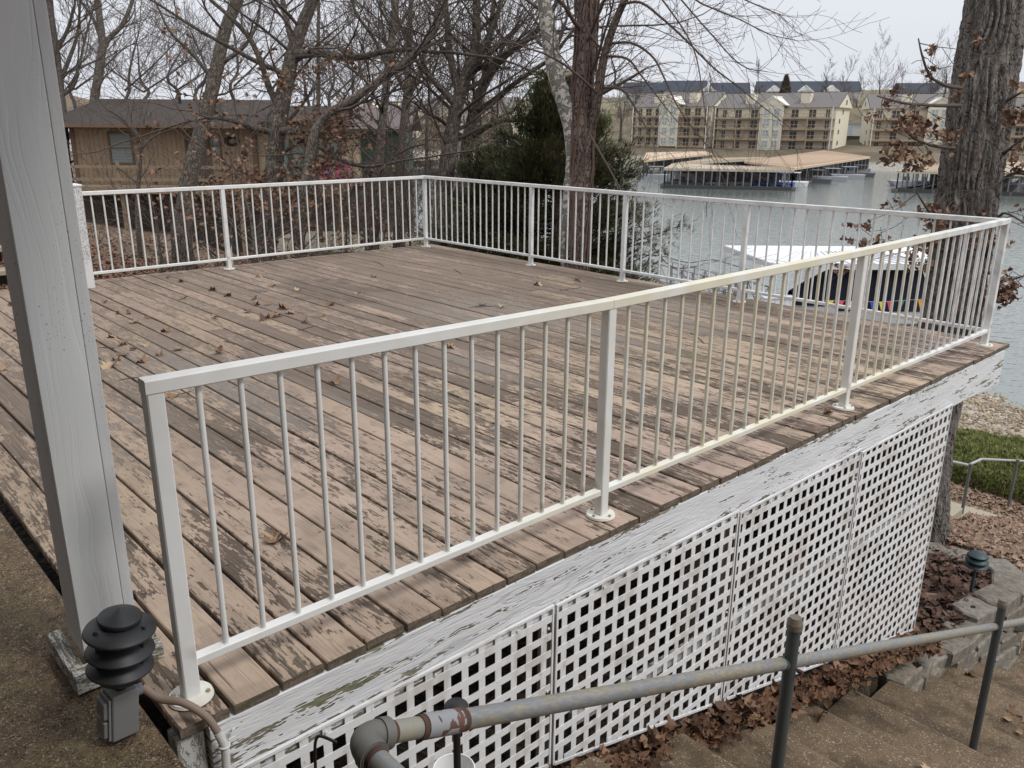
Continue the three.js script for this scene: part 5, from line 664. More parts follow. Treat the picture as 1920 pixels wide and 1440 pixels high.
// ---------------------------------------------------------------- brown neighbouring house
{
  const wall = M(0.37, 0.275, 0.19, 0.9), wall2 = M(0.345, 0.255, 0.175, 0.9), dark = M(0.03, 0.025, 0.022, 0.9), trim = M(0.17, 0.115, 0.075, 0.85), wood = M(0.27, 0.2, 0.135, 0.9), cream = M(0.5, 0.4, 0.27, 0.9);
  const shing = tex(256, 256, (u, v, o) => { const a = vnp(u * 30, v * 60, 241, 30, 60), b = vnp(u * 6, v * 6, 242, 6, 6), w = 0.026 + 0.02 * a + 0.01 * b; o[0] = w * 1.25; o[1] = w * 0.97; o[2] = w * 0.82; o[3] = a; });
  const roofM = MT(shing, 0.95, 0.01), glass = M(0.08, 0.1, 0.105, 0.12), teal = M(0.20, 0.29, 0.27, 0.6), blind = M(0.24, 0.27, 0.26, 0.5);
  const K = 0.02126, o = [9.479,-0.741,-34.586], U = (px) => (px - 150) * K, Yy = (py) => (345 - py) * K * 1.0;
  const h = thing('brown_house', 'long low brown plank house with dark shingle roof and a railed deck', 'house', o, -0.742);
  // vertical plank siding, one mesh a plank, with grooves between
  for (let k = 0; k < 37; k++) { const a = U(152) + k * 0.19; const inWin = (x) => (x > U(212) && x < U(260)) || (x > U(355) && x < U(402)); const x = a + 0.093; const y0 = inWin(x) ? Yy(252) : 0.0, y1 = Yy(238);
    if (inWin(x)) { mesh('siding_plank', bx(0.178, y1 - y0, 0.05, x, (y0 + y1) / 2, 0), k % 3 ? wall : wall2, h); if (x < U(300)) mesh('siding_plank', bx(0.178, Yy(308), 0.05, x, Yy(308) / 2, 0), k % 3 ? wall : wall2, h); }
    else mesh('siding_plank', bx(0.178, y1, 0.05, x, y1 / 2, 0), k % 3 ? wall : wall2, h); }
  mesh('wall', bx(7.1, 2.4, 5.6, 3.5, 1.1, -2.86), M(0.12, 0.09, 0.07, 0.9), h);
  const win = (name, p0, p1, q0, q1, m, split) => { const w = mesh(name, bx(U(p1) - U(p0), Yy(q0) - Yy(q1), 0.03, (U(p0) + U(p1)) / 2, (Yy(q0) + Yy(q1)) / 2, 0.012), m, h); const f = [bx(U(p1) - U(p0) + 0.12, 0.07, 0.07, (U(p0) + U(p1)) / 2, Yy(q0) + 0.03, 0.03), bx(U(p1) - U(p0) + 0.12, 0.07, 0.07, (U(p0) + U(p1)) / 2, Yy(q1) - 0.03, 0.03), bx(0.07, Yy(q0) - Yy(q1), 0.07, U(p0) - 0.03, (Yy(q0) + Yy(q1)) / 2, 0.03), bx(0.07, Yy(q0) - Yy(q1), 0.07, U(p1) + 0.03, (Yy(q0) + Yy(q1)) / 2, 0.03)]; if (split) f.push(bx(U(p1) - U(p0), 0.04, 0.05, (U(p0) + U(p1)) / 2, (Yy(q0) + Yy(q1)) / 2, 0.03)); mesh('frame', f, trim, w); return w; };
  const w1 = win('window', 217, 256, 254, 306, blind, true); for (let k = 0; k < 9; k++) mesh('blind_slat', bx(0.8, 0.05, 0.012, U(236.5), Yy(303) + 0.115 * k, 0.034), M(0.3, 0.33, 0.32, 0.6), w1);
  win('screen_door', 358, 399, 252, 336, M(0.13, 0.1, 0.08, 0.8), false); win('window', 402, 419, 258, 290, blind, true);
  const wr = mesh('wall_ornament', new THREE.TorusGeometry(0.16, 0.055, 6, 14).scale(1.5, 0.9, 1).translate(U(443), Yy(266), 0.09), dark, h);
  mesh('corner_board', bx(0.14, 2.3, 0.08, U(152) - 0.06, 1.15, 0.03), trim, h); mesh('corner_board', bx(0.16, 2.35, 0.12, U(484), 1.15, 0.05), trim, h);
  // right part: cream wall, sliding doors with teal curtains
  mesh('wall', bx(4.0, 2.3, 4.6, U(487) + 2.0, 1.15, -2.4), cream, h);
  for (const [a, b, q0, q1] of [[531, 548, 262, 330], [550, 576, 262, 332], [612, 640, 258, 300]]) { const d = mesh('sliding_door', bx(U(b) - U(a), Yy(q0) - Yy(q1), 0.05, (U(a) + U(b)) / 2, (Yy(q0) + Yy(q1)) / 2, -0.07), teal, h); mesh('frame', [bx(0.07, Yy(q0) - Yy(q1), 0.07, U(a), (Yy(q0) + Yy(q1)) / 2, -0.05), bx(0.07, Yy(q0) - Yy(q1), 0.07, U(b), (Yy(q0) + Yy(q1)) / 2, -0.05)], trim, d); }
  // roofs
  const roofPoly = (x0, x1, e, rd, over, hgt) => mesh('roof', metricUV(prism([[x0, 0], [x1, 0], [x1 - 0.2, hgt], [x0 + over, hgt]], 0.14)).rotateX(-1.22).translate(0, e, rd), roofM, h);
  const slab = (x0, x1, z0, y0, z1, y1, m, name, xa = x0, xb = x1) => { const P = [x0, y0, z0, x1, y0, z0, xb, y1, z1, xa, y1, z1], q = P.map((v, i) => i % 3 === 1 ? v - 0.14 : v); const g = new THREE.BufferGeometry(); g.setAttribute('position', new THREE.Float32BufferAttribute([...P, ...q], 3)); g.setIndex([0, 1, 2, 0, 2, 3, 4, 6, 5, 4, 7, 6, 0, 4, 5, 0, 5, 1, 1, 5, 6, 1, 6, 2, 2, 6, 7, 2, 7, 3, 3, 7, 4, 3, 4, 0]); const n = g.toNonIndexed(); n.computeVertexNormals(); return mesh(name, metricUV(n), m, h); };
  slab(U(112), U(505), 1.0, Yy(238), -2.6, Yy(190), roofM, 'roof', U(150), U(505)); slab(U(112), U(505), -6.4, Yy(238), -2.62, Yy(190.5), roofM, 'roof', U(150), U(505));
  mesh('gutter', bx(U(505) - U(112), 0.14, 0.12, (U(112) + U(505)) / 2, Yy(240), 1.05), trim, h);
  slab(U(506), U(652), 0.9, Yy(231), -3.0, Yy(200), roofM, 'roof', U(506), U(645)); mesh('fascia', beam([U(530), Yy(231), 0.95], [U(652), Yy(218), 0.95], 0.06, 0.16), wood, h);
  mesh('chimney_pipe', cyl(0.06, 0.06, 0.35, U(318), Yy(200), -2.0, 10), dark, h);
  // deck in front
  const dz = 1.5; mesh('deck_floor', bx(U(660) - U(145), 0.12, 1.6, (U(145) + U(660)) / 2, -0.06, 0.75), wood, h); mesh('deck_rim', bx(U(660) - U(145), 0.2, 0.05, (U(145) + U(660)) / 2, -0.14, 1.58), wood, h);
  for (const py of [310, 332]) mesh('deck_rail', beam([U(145), Yy(py), dz], [U(480), Yy(py), dz], 0.05, 0.11), wood, h);
  for (const px of [146, 256, 368, 480]) mesh('deck_post', bx(0.1, 0.95, 0.1, U(px), 0.45, dz - 0.07), wood, h);
  for (const px of [160, 258, 372, 470, 580, 650]) { mesh('deck_support', bx(0.13, 3.4, 0.13, U(px), -1.9, dz - 0.1), wood, h); }
  mesh('basement_wall', bx(7.0, 3.4, 0.2, 3.5, -1.83, -0.2), M(0.1, 0.085, 0.07, 0.95), h); mesh('basement_wall', bx(4, 3.2, 0.2, U(487) + 2, -1.8, -0.4), M(0.12, 0.1, 0.075, 0.95), h);
}
{
  const K = 0.0213, o = [17.643,-0.224,-27.888], t = thing('green_cabin', 'dark green plank cabin with a white framed window beside the brown house', 'cabin', o, -0.742), gm = M(0.075, 0.13, 0.09, 0.85), g2 = M(0.066, 0.115, 0.08, 0.85);
  for (let k = 0; k < 13; k++) mesh('siding_plank', bx(0.17, 1.6, 0.06, 0.1 + k * 0.178, 0.8, 0), k % 2 ? gm : g2, t);
  mesh('wall', bx(2.3, 1.58, 3.0, 1.2, 0.79, -1.55), gm, t);
  const w = mesh('window', bx(0.34, 0.4, 0.05, 0.26, 1.14, 0.03), M(0.06, 0.065, 0.07, 0.2), t); mesh('frame', [bx(0.46, 0.06, 0.06, 0.26, 1.37, 0.045), bx(0.46, 0.06, 0.06, 0.26, 0.91, 0.045), bx(0.06, 0.4, 0.06, 0.06, 1.14, 0.045), bx(0.06, 0.4, 0.06, 0.46, 1.14, 0.045)], M(0.7, 0.7, 0.7, 0.6), w);
  const shg = M(0.15, 0.125, 0.12, 0.95); mesh('roof', beam([1.0, 1.62, 0.8], [1.0, 2.45, -1.7], 3.4, 0.1), shg, t); mesh('roof', beam([1.0, 1.62, -3.9], [1.0, 2.44, -1.72], 3.4, 0.1), shg, t); mesh('corner_board', bx(0.13, 1.6, 0.1, -0.03, 0.8, 0.03), M(0.36, 0.27, 0.18, 0.9), t);
  mesh('base_wall', bx(2.3, 2.6, 2.8, 1.2, -1.32, -1.5), M(0.11, 0.095, 0.07, 0.95), t);
}
function lawnChair(pos, c, c2, label, turn) { const t = thing('garden_chair', label, 'chair', pos, turn), a = M(...c, 0.5), b = M(...c2, 0.5);
  mesh('seat', bx(0.5, 0.04, 0.5, 0, 0.38, 0), a, t); for (let k = 0; k < 5; k++) mesh('back_slat', beam([-0.2 + 0.1 * k, 0.38, -0.22], [-0.2 + 0.1 * k, 0.98 - 0.05 * Math.abs(k - 2), -0.42], 0.085, 0.025), k % 2 ? b : a, t);
  for (const s of [-1, 1]) { mesh('arm', bx(0.12, 0.03, 0.65, s * 0.3, 0.58, 0), b, t); mesh('leg', bx(0.05, 0.58, 0.08, s * 0.28, 0.29, 0.22), a, t); mesh('leg', bx(0.05, 0.4, 0.08, s * 0.28, 0.2, -0.2), a, t); } }
{ const o = [9.479,-0.741,-34.586], c = Math.cos(-0.742), s = Math.sin(-0.742), at = (x, z) => [o[0] + x * c + z * s, o[1], o[2] - x * s + z * c];
  lawnChair(at(9.95, 0.75), [0.42, 0.06, 0.14], [0.07, 0.09, 0.4], 'pink and blue slatted garden chair on the brown house deck', -0.6); lawnChair(at(10.55, 0.8), [0.46, 0.05, 0.18], [0.46, 0.05, 0.18], 'bright pink slatted garden chair beside the pink and blue one', -0.9); }
// parked white car beyond the brown house
{
  const p = [15.342,-0.352,-56.36], t = thing('parked_car', 'white hatchback car parked beyond the left end of the brown house', 'car', [p[0], p[1], p[2]], -0.6), wm = M(0.72, 0.72, 0.72, 0.3), gl = M(0.03, 0.035, 0.04, 0.1), bk = M(0.02, 0.02, 0.02, 0.8);
  mesh('body', prism([[-2.1, 0.3], [2.1, 0.3], [2.15, 0.75], [2.05, 1.0], [1.75, 1.52], [-0.4, 1.55], [-1.1, 1.02], [-2.05, 0.85]], 1.6, 0.06).translate(0, 0, -0.8), wm, t);
  for (const s of [-1, 1]) { mesh('side_window', prism([[1.6, 1.02], [1.45, 1.42], [-0.32, 1.45], [-0.9, 1.04]], 0.02).translate(0, 0, s * 0.87 - 0.01), gl, t); for (const x of [-1.3, 1.3]) { const w = mesh('wheel', new THREE.CylinderGeometry(0.33, 0.33, 0.22, 18).rotateX(Math.PI / 2).translate(x, 0.33, s * 0.78), bk, t); mesh('rim', new THREE.CylinderGeometry(0.2, 0.2, 0.03, 12).rotateX(Math.PI / 2).translate(x, 0.33, s * 0.9), M(0.4, 0.4, 0.4, 0.4), w); } mesh('tail_light', bx(0.06, 0.3, 0.2, 2.14, 0.95, s * 0.68), M(0.35, 0.02, 0.015, 0.3), t); }
}
// woodpile-like rail fence of split timber beside the house: satellite dish on the slope
{
  const p = [6.556,-1.035,-14.42], gy = terrain(p[0], p[2]); const t = thing('vent_pipe', 'small white capped vent pipe on the leafy slope behind the railing', 'pipe', [p[0], gy, p[2]]); const hh = p[1] + 0.35 - gy;
  mesh('pipe', cyl(0.045, 0.045, hh, 0, 0, 0, 12), M(0.66, 0.65, 0.6, 0.6), t); mesh('cap', cyl(0.065, 0.05, 0.09, 0, hh - 0.02, 0, 12), M(0.7, 0.69, 0.64, 0.6), t);
}
// tan patio slab below the cabin
struct('patio', metricUV(bx(6.5, 0.3, 5, 0, 0, 0)).rotateY(-0.742).translate(...(() => { const p = [14.378,-1.844,-21.111]; return [p[0], p[1] - 0.35, p[2]]; })()), M(0.22, 0.185, 0.13, 0.95));

// ---------------------------------------------------------------- near boat dock
{
  const wh = M(0.74, 0.75, 0.77, 0.55), wh2 = M(0.62, 0.63, 0.65, 0.6), navy = M(0.012, 0.014, 0.032, 0.8), alu = M(0.4, 0.41, 0.42, 0.4, { metalness: 0.5 }), dk = M(0.05, 0.05, 0.05, 0.8), plank = M(0.2, 0.17, 0.14, 0.9);
  const K = 0.02447, o = [35.287,-6.814,-15.475], X = (px) => (px - 1560) * K, Yq = (py) => (600 - py) * K * 1.02;
  const t = thing('boat_dock', 'floating boat dock with low white hipped roof on the near water', 'dock', [o[0], -7, o[2]], -0.742); const y0 = o[1] + 7;
  const q = (py, z = 0) => { const yw = y0 + Yq(py) - 7; return 8.5225 + (yw - 1.5225) * (38 - z) / 38 - 0; };
  const P = [[X(1405), q(496, 2.5), 2.5], [X(1715), q(496, 2.5), 2.5], [X(1742), q(496, 2.5), -3.0], [X(1378), q(496, 2.5), -3.0], [X(1490), q(478, 0), -0.6], [X(1610), q(478, 0), -0.6]];
  const g = new THREE.BufferGeometry(); g.setAttribute('position', new THREE.Float32BufferAttribute(P.flat(), 3)); g.setIndex([0, 1, 5, 0, 5, 4, 1, 2, 5, 2, 3, 4, 2, 4, 5, 3, 0, 4]); const ng = g.toNonIndexed(); ng.computeVertexNormals(); mesh('roof', metricUV(ng), wh, t);
  for (let k = 0; k <= 14; k++) { const f = k / 14, a = [mix(P[0][0], P[1][0], f), P[0][1] + 0.02, 2.5], b = [mix(P[4][0], P[5][0], f), P[4][1] + 0.02, -0.6]; mesh('roof_seam', beam(a, b, 0.05, 0.04), wh2, t); }
  mesh('roof_edge', [beam(P[0], P[1], 0.08, 0.22), beam(P[1], P[2], 0.08, 0.22), beam(P[3], P[0], 0.08, 0.22)].map((b) => b.translate(0, -0.13, 0)), wh2, t);
  for (const [px, z] of [[1390, 2.3], [1470, 2.3], [1610, 2.3], [1722, 2.3], [1392, -4], [1740, -4], [1560, -4]]) mesh('roof_post', bx(0.1, q(500, 2.5) - 0.35, 0.1, X(px), (q(500, 2.5) + 0.3) / 2, z), wh2, t);
  mesh('deck_float', bx(X(1760) - X(1370), 0.4, 1.2, (X(1760) + X(1370)) / 2, 0.32, 3.1), plank, t); mesh('deck_float', bx(1.2, 0.4, 7.4, X(1395), 0.325, -0.8), plank, t); mesh('deck_float', bx(1.1, 0.4, 7.4, X(1750), 0.325, -0.8), plank, t);
  mesh('float_drum', bx(X(1750) - X(1380), 0.36, 1.0, (X(1750) + X(1380)) / 2, -0.03, 3.1), dk, t);
  const sh = thing('dock_box', 'white ribbed storage box standing on the boat dock', 'box', [...(() => { const c = Math.cos(-0.742), s = Math.sin(-0.742), x = X(1416), z = 2.9; return [o[0] + x * c + z * s, -6.48, o[2] - x * s + z * c]; })()], -0.742);
  for (let k = 0; k < 6; k++) mesh('panel', rb(0.2, 1.25, 0.6, -0.52 + 0.208 * k, 0.625, 0, 0.015), wh, sh); mesh('lid', rb(1.35, 0.06, 0.68, 0, 1.285, 0, 0.02), wh2, sh);
  const bo = (() => { const c = Math.cos(-0.742), s = Math.sin(-0.742), x = X(1600), z = 0.6; return [o[0] + x * c + z * s, -7, o[2] - x * s + z * c]; })();
  single('dock_cooler', rb(0.5, 0.7, 0.5, 0, 0, 0, 0.04, 2).rotateY(-0.742).translate(...(() => { const c = Math.cos(-0.742), s = Math.sin(-0.742), x = X(1455), z = 2.9; return [o[0] + x * c + z * s, -6.13, o[2] - x * s + z * c]; })()), M(0.015, 0.018, 0.022, 0.5), 'small black bin beside the white storage box on the dock', 'bin');
  const b = thing('covered_boat', 'motor boat under a peaked navy canvas cover inside the dock', 'boat', bo, -0.742);
  const xs = (px) => (px - 1600) * K; const prof = [[1468, 541], [1500, 522], [1540, 503], [1562, 496], [1600, 494], [1690, 494], [1702, 515], [1716, 556], [1718, 566]], N = 12, Pv = [], I = [];
  prof.forEach(([px, py]) => { const x = xs(px), yt = q(py), yb = q(568) - 0.02, hw = 1.12 * Math.min(1, 0.35 + (px - 1468) / 110) * (px > 1700 ? 0.7 : 1); for (let k = 0; k <= N; k++) { const a = k / N * Math.PI, c = Math.cos(a), s = Math.sin(a); Pv.push(x, yb + (yt - yb) * Math.pow(s, 0.55), hw * Math.sign(c) * Math.pow(Math.abs(c), 0.75)); } });
  for (let i = 0; i < prof.length - 1; i++) for (let k = 0; k < N; k++) { const a = i * (N + 1) + k; I.push(a, a + N + 1, a + 1, a + 1, a + N + 1, a + N + 2); }
  const cg = new THREE.BufferGeometry(); cg.setAttribute('position', new THREE.Float32BufferAttribute(Pv, 3)); cg.setAttribute('uv', new THREE.Float32BufferAttribute(new Float32Array(Pv.length / 3 * 2), 2)); cg.setIndex(I); cg.computeVertexNormals(); mesh('canvas_cover', cg, navy, b);
  mesh('hull', prism([[xs(1470), q(566)], [xs(1500), q(592)], [xs(1720), q(590)], [xs(1742), q(556)]], 2.0, 0.08).translate(0, 0, -1.0), M(0.7, 0.71, 0.73, 0.3), b);
  mesh('engine', rb(0.5, 0.8, 0.45, xs(1728), q(556), 0, 0.08, 2), M(0.02, 0.03, 0.09, 0.4), b);
  // pennants on a line along the dock edge
  const pn = thing('pennant_string', 'string of small coloured pennants hung along the front of the boat dock', 'bunting', [o[0], -7, o[2]], -0.742);
  pn.position.set(0, 0, 0); pn.rotation.y = 0;
  mesh('line', [beam([31.985,-5.283,-14.318], [33.7,-5.331,-12.725], 0.012, 0.012), beam([33.7,-5.331,-12.725], [35.29,-5.189,-11.327], 0.012, 0.012)], M(0.5, 0.5, 0.5, 0.8), pn);
  [[[32.199,-5.281,-14.122], [0.8, 0.6, 0.02]], [[32.507,-5.299,-13.832], [0.75, 0.1, 0.15]], [[32.832,-5.318,-13.526], [0.72, 0.72, 0.7]], [[33.486,-5.333,-12.92], [0.03, 0.1, 0.5]], [[33.766,-5.33,-12.665], [0.75, 0.65, 0.03]], [[34.017,-5.307,-12.444], [0.7, 0.06, 0.16]], [[34.367,-5.282,-12.134], [0.05, 0.28, 0.18]], [[34.985,-5.234,-11.588], [0.85, 0.32, 0.01]]].forEach(([p, c]) => mesh('pennant', prism([[-0.13, 0], [0.13, 0], [0, -0.36]], 0.006).rotateY(-0.742).translate(...p), M(...c, 0.8, { side: THREE.DoubleSide }), pn));
  // gangway truss to the shore
  const gw = thing('gangway', 'aluminium truss gangway leading from the shore to the boat dock', 'gangway'); const a0 = [29.232,-5.2,-21.43], a1 = [33.033,-6.4,-18.709];
  for (const w of [0, 1]) { const off = w ? [0.75, 0.75] : [0, 0], A = (y, f) => [mix(a0[0], a1[0], f) + off[0], mix(a0[1], a1[1], f) + y, mix(a0[2], a1[2], f) + off[1]]; mesh('side_rail', beam(A(0.95, 0), A(0.95, 1), 0.06, 0.06), alu, gw); mesh('side_rail', beam(A(0.45, 0), A(0.45, 1), 0.05, 0.05), alu, gw); mesh('side_rail', beam(A(0, 0), A(0, 1), 0.06, 0.08), alu, gw); for (let k = 0; k <= 9; k++) { mesh('strut', beam(A(0, k / 9), A(0.95, k / 9), 0.045, 0.045), alu, gw); if (k < 9) mesh('brace', beam(A(k % 2 ? 0.95 : 0, k / 9), A(k % 2 ? 0 : 0.95, (k + 1) / 9), 0.035, 0.035), alu, gw); } }
  mesh('walkway', beam([a0[0] + 0.4, a0[1] + 0.02, a0[2] + 0.4], [a1[0] + 0.4, a1[1] + 0.02, a1[2] + 0.4], 0.95, 0.06), plank, gw);
  single('mooring_cable', tubeGeo([[22.97,-2.855,-17.07], [25.222,-3.18,-17.709], [27.597,-3.717,-18.146], [30.134,-3.929,-18.572], [32.407,-4.539,-18.362]], 0.018, 40, 6), dk, 'slack black cable running over the water to the boat dock', 'cable');
}

// ---------------------------------------------------------------- far docks with boats
const rib = M(0.48, 0.37, 0.27, 0.75);
function dockRoof(name, label, corners, posts, m, und) { // corners: near-left, near-right, far-right, far-left (world)
  const t = thing(name, label, 'dock', [0, 0, 0], 0, 'covered docks on the far shore'), g = new THREE.BufferGeometry(), c = corners, th = 0.35;
  g.setAttribute('position', new THREE.Float32BufferAttribute([...c.flat(), ...c.map((p) => [p[0], p[1] - th, p[2]]).flat()], 3)); g.setIndex([0, 1, 2, 0, 2, 3, 4, 6, 5, 4, 7, 6, 0, 4, 5, 0, 5, 1, 1, 5, 6, 1, 6, 2, 2, 6, 7, 2, 7, 3, 3, 7, 4, 3, 4, 0]); const n = g.toNonIndexed(); n.computeVertexNormals(); mesh('roof', metricUV(n), m, t);
  { const Q = (u, v) => [0, 1, 2].map((i) => mix(mix(c[0][i], c[1][i], u), mix(c[3][i], c[2][i], u), v) + (i === 1 ? 0.06 : 0)), nr = posts[0] * 2; for (let i = 1; i < nr; i++) mesh('roof_rib', beam(Q(i / nr, 0.01), Q(i / nr, 0.99), 0.12, 0.09), rib, t); }
  const L = (a, b, f) => [mix(a[0], b[0], f), mix(a[1], b[1], f), mix(a[2], b[2], f)]; const pm = M(0.2, 0.21, 0.22, 0.5);
  const edge = (a, b, k) => { for (let i = 0; i <= k; i++) { const p = L(a, b, i / k); mesh('post', bx(0.14, p[1] - th + 7.2, 0.14, p[0], (p[1] - th - 7.2) / 2 + 0.1, p[2]), pm, t); } mesh('float', beam([a[0], -6.75, a[2]], [b[0], -6.75, b[2]], 1.1, 0.5), M(0.05, 0.05, 0.05, 0.8), t); };
  const inn = (a) => { const m0 = [(c[0][0] + c[2][0]) / 2, (c[0][2] + c[2][2]) / 2]; return [mix(a[0], m0[0], 0.02), a[1], mix(a[2], m0[1], 0.02)]; };
  edge(inn(c[0]), inn(c[1]), posts[0]); edge(inn(c[1]), inn(c[2]), posts[1]); edge(inn(c[3]), inn(c[0]), posts[1]);
  mesh('back_wall', beam([mix(c[3][0], c[2][0], 0.03), -5.4, mix(c[3][2], c[2][2], 0.03)], [mix(c[3][0], c[2][0], 0.97), -5.4, mix(c[3][2], c[2][2], 0.97)], 0.1, 2.6), M(0.24, 0.235, 0.225, 0.9), t);
  const fing = Math.max(2, Math.round(posts[0] / 2)); for (let i = 0; i <= fing; i++) { const a = L(c[0], c[1], i / fing), b = L(c[3], c[2], i / fing); mesh('finger', beam([a[0], -6.74, a[2]], [b[0], -6.74, b[2]], 0.9, 0.45), M(0.14, 0.13, 0.12, 0.9), t); } return t; }
const tanRoof = M(0.54, 0.41, 0.29, 0.75), tan2 = M(0.47, 0.41, 0.32, 0.75);
dockRoof('covered_dock', 'largest covered dock with a wide tan roof below the middle flats', [[129.165,-3.75,-80.489], [121.756,-4.2,-66.64], [181.981,-4,-82.849], [185.372,-3,-95.457]], [9, 16], tanRoof);
dockRoof('covered_dock', 'narrow pale-roofed dock with blue canvas boat in front of the wide tan roof', [[102.37,-4.1,-77.039], [113.231,-4.1,-61.822], [117.719,-4,-66.152], [115.184,-4,-85.058]], [16, 3], tan2);
dockRoof('covered_dock', 'long low pale-roofed dock between the narrow dock and the shore', [[111.908,-3.9,-83.016], [137.385,-3.8,-85.743], [149.496,-3.7,-88.116], [133.859,-3.7,-90.887]], [8, 3], tan2);
dockRoof('covered_dock', 'tan-roofed dock just right of the cedar below the left flats', [[121.069,-4,-96.267], [170.118,-4,-115.291], [173.357,-3.6,-119.541], [145.043,-3.4,-114.722]], [8, 5], tanRoof);
dockRoof('covered_dock', 'pale-roofed dock glimpsed through the boughs right of the green cabin', [[73.489,-4,-120.674], [98.828,-4,-125.467], [115.328,-3.7,-147.528], [92.679,-3.7,-147.176]], [10, 5], tan2);
dockRoof('covered_dock', 'pale-roofed dock behind the great oak trunk on the right', [[122.539,-4,-51.076], [129.467,-4,-35.837], [180.489,-3.8,-49.752], [137.643,-3.6,-52.913]], [14, 6], tan2);
function farBoat(p, turn, c, label) { const t = thing('moored_boat', label, 'boat', [p[0], -7, p[2]], turn, 'boats moored at the far docks');
  mesh('hull', prism([[-3.2, 0.75], [-2.5, -0.1], [2.6, -0.1], [2.8, 0.7]], 1.9, 0.12).translate(0, 0, -0.95), M(...c, 0.35), t); mesh('canopy', rb(2.6, 0.12, 2.0, 0.3, 2.1, 0, 0.05), M(c[0] * 0.8, c[1] * 0.8, c[2] * 0.85, 0.6), t); for (const [x, z] of [[-0.8, -0.9], [-0.8, 0.9], [1.4, -0.9], [1.4, 0.9]]) mesh('canopy_post', bx(0.06, 1.35, 0.06, x, 1.4, z), M(0.4, 0.4, 0.4, 0.5), t); mesh('console', rb(0.7, 0.7, 0.8, -0.6, 1.1, 0, 0.08), M(0.08, 0.08, 0.09, 0.5), t); }
[[[117.726,-7,-67.449], [0.03, 0.09, 0.36], 'boat with bright blue canvas at the end of the narrow dock', -1.2], [[121.807,-7,-67.442], [0.72, 0.72, 0.72], 'white pontoon boat next to the bright blue one', -1.2]].forEach(([p, c, l, a]) => farBoat(p, a, c, l));
[[107.408,-7,-76.613], [110.125,-7,-74.595], [113.335,-7,-72.209], [132.783,-7,-69.136], [140.801,-7,-70.467], [149.81,-7,-71.74], [158.72,-7,-73.828], [120.249,-7,-92.98], [139.343,-7,-56.018], [140.526,-7,-53.56], [146.479,-7,-44.529]].forEach((p, i) => farBoat(p, -1.2 + 0.2 * (i % 3), i % 3 ? [0.3, 0.31, 0.33] : [0.1, 0.1, 0.12], 'small boat moored in a slip under a far dock roof'));

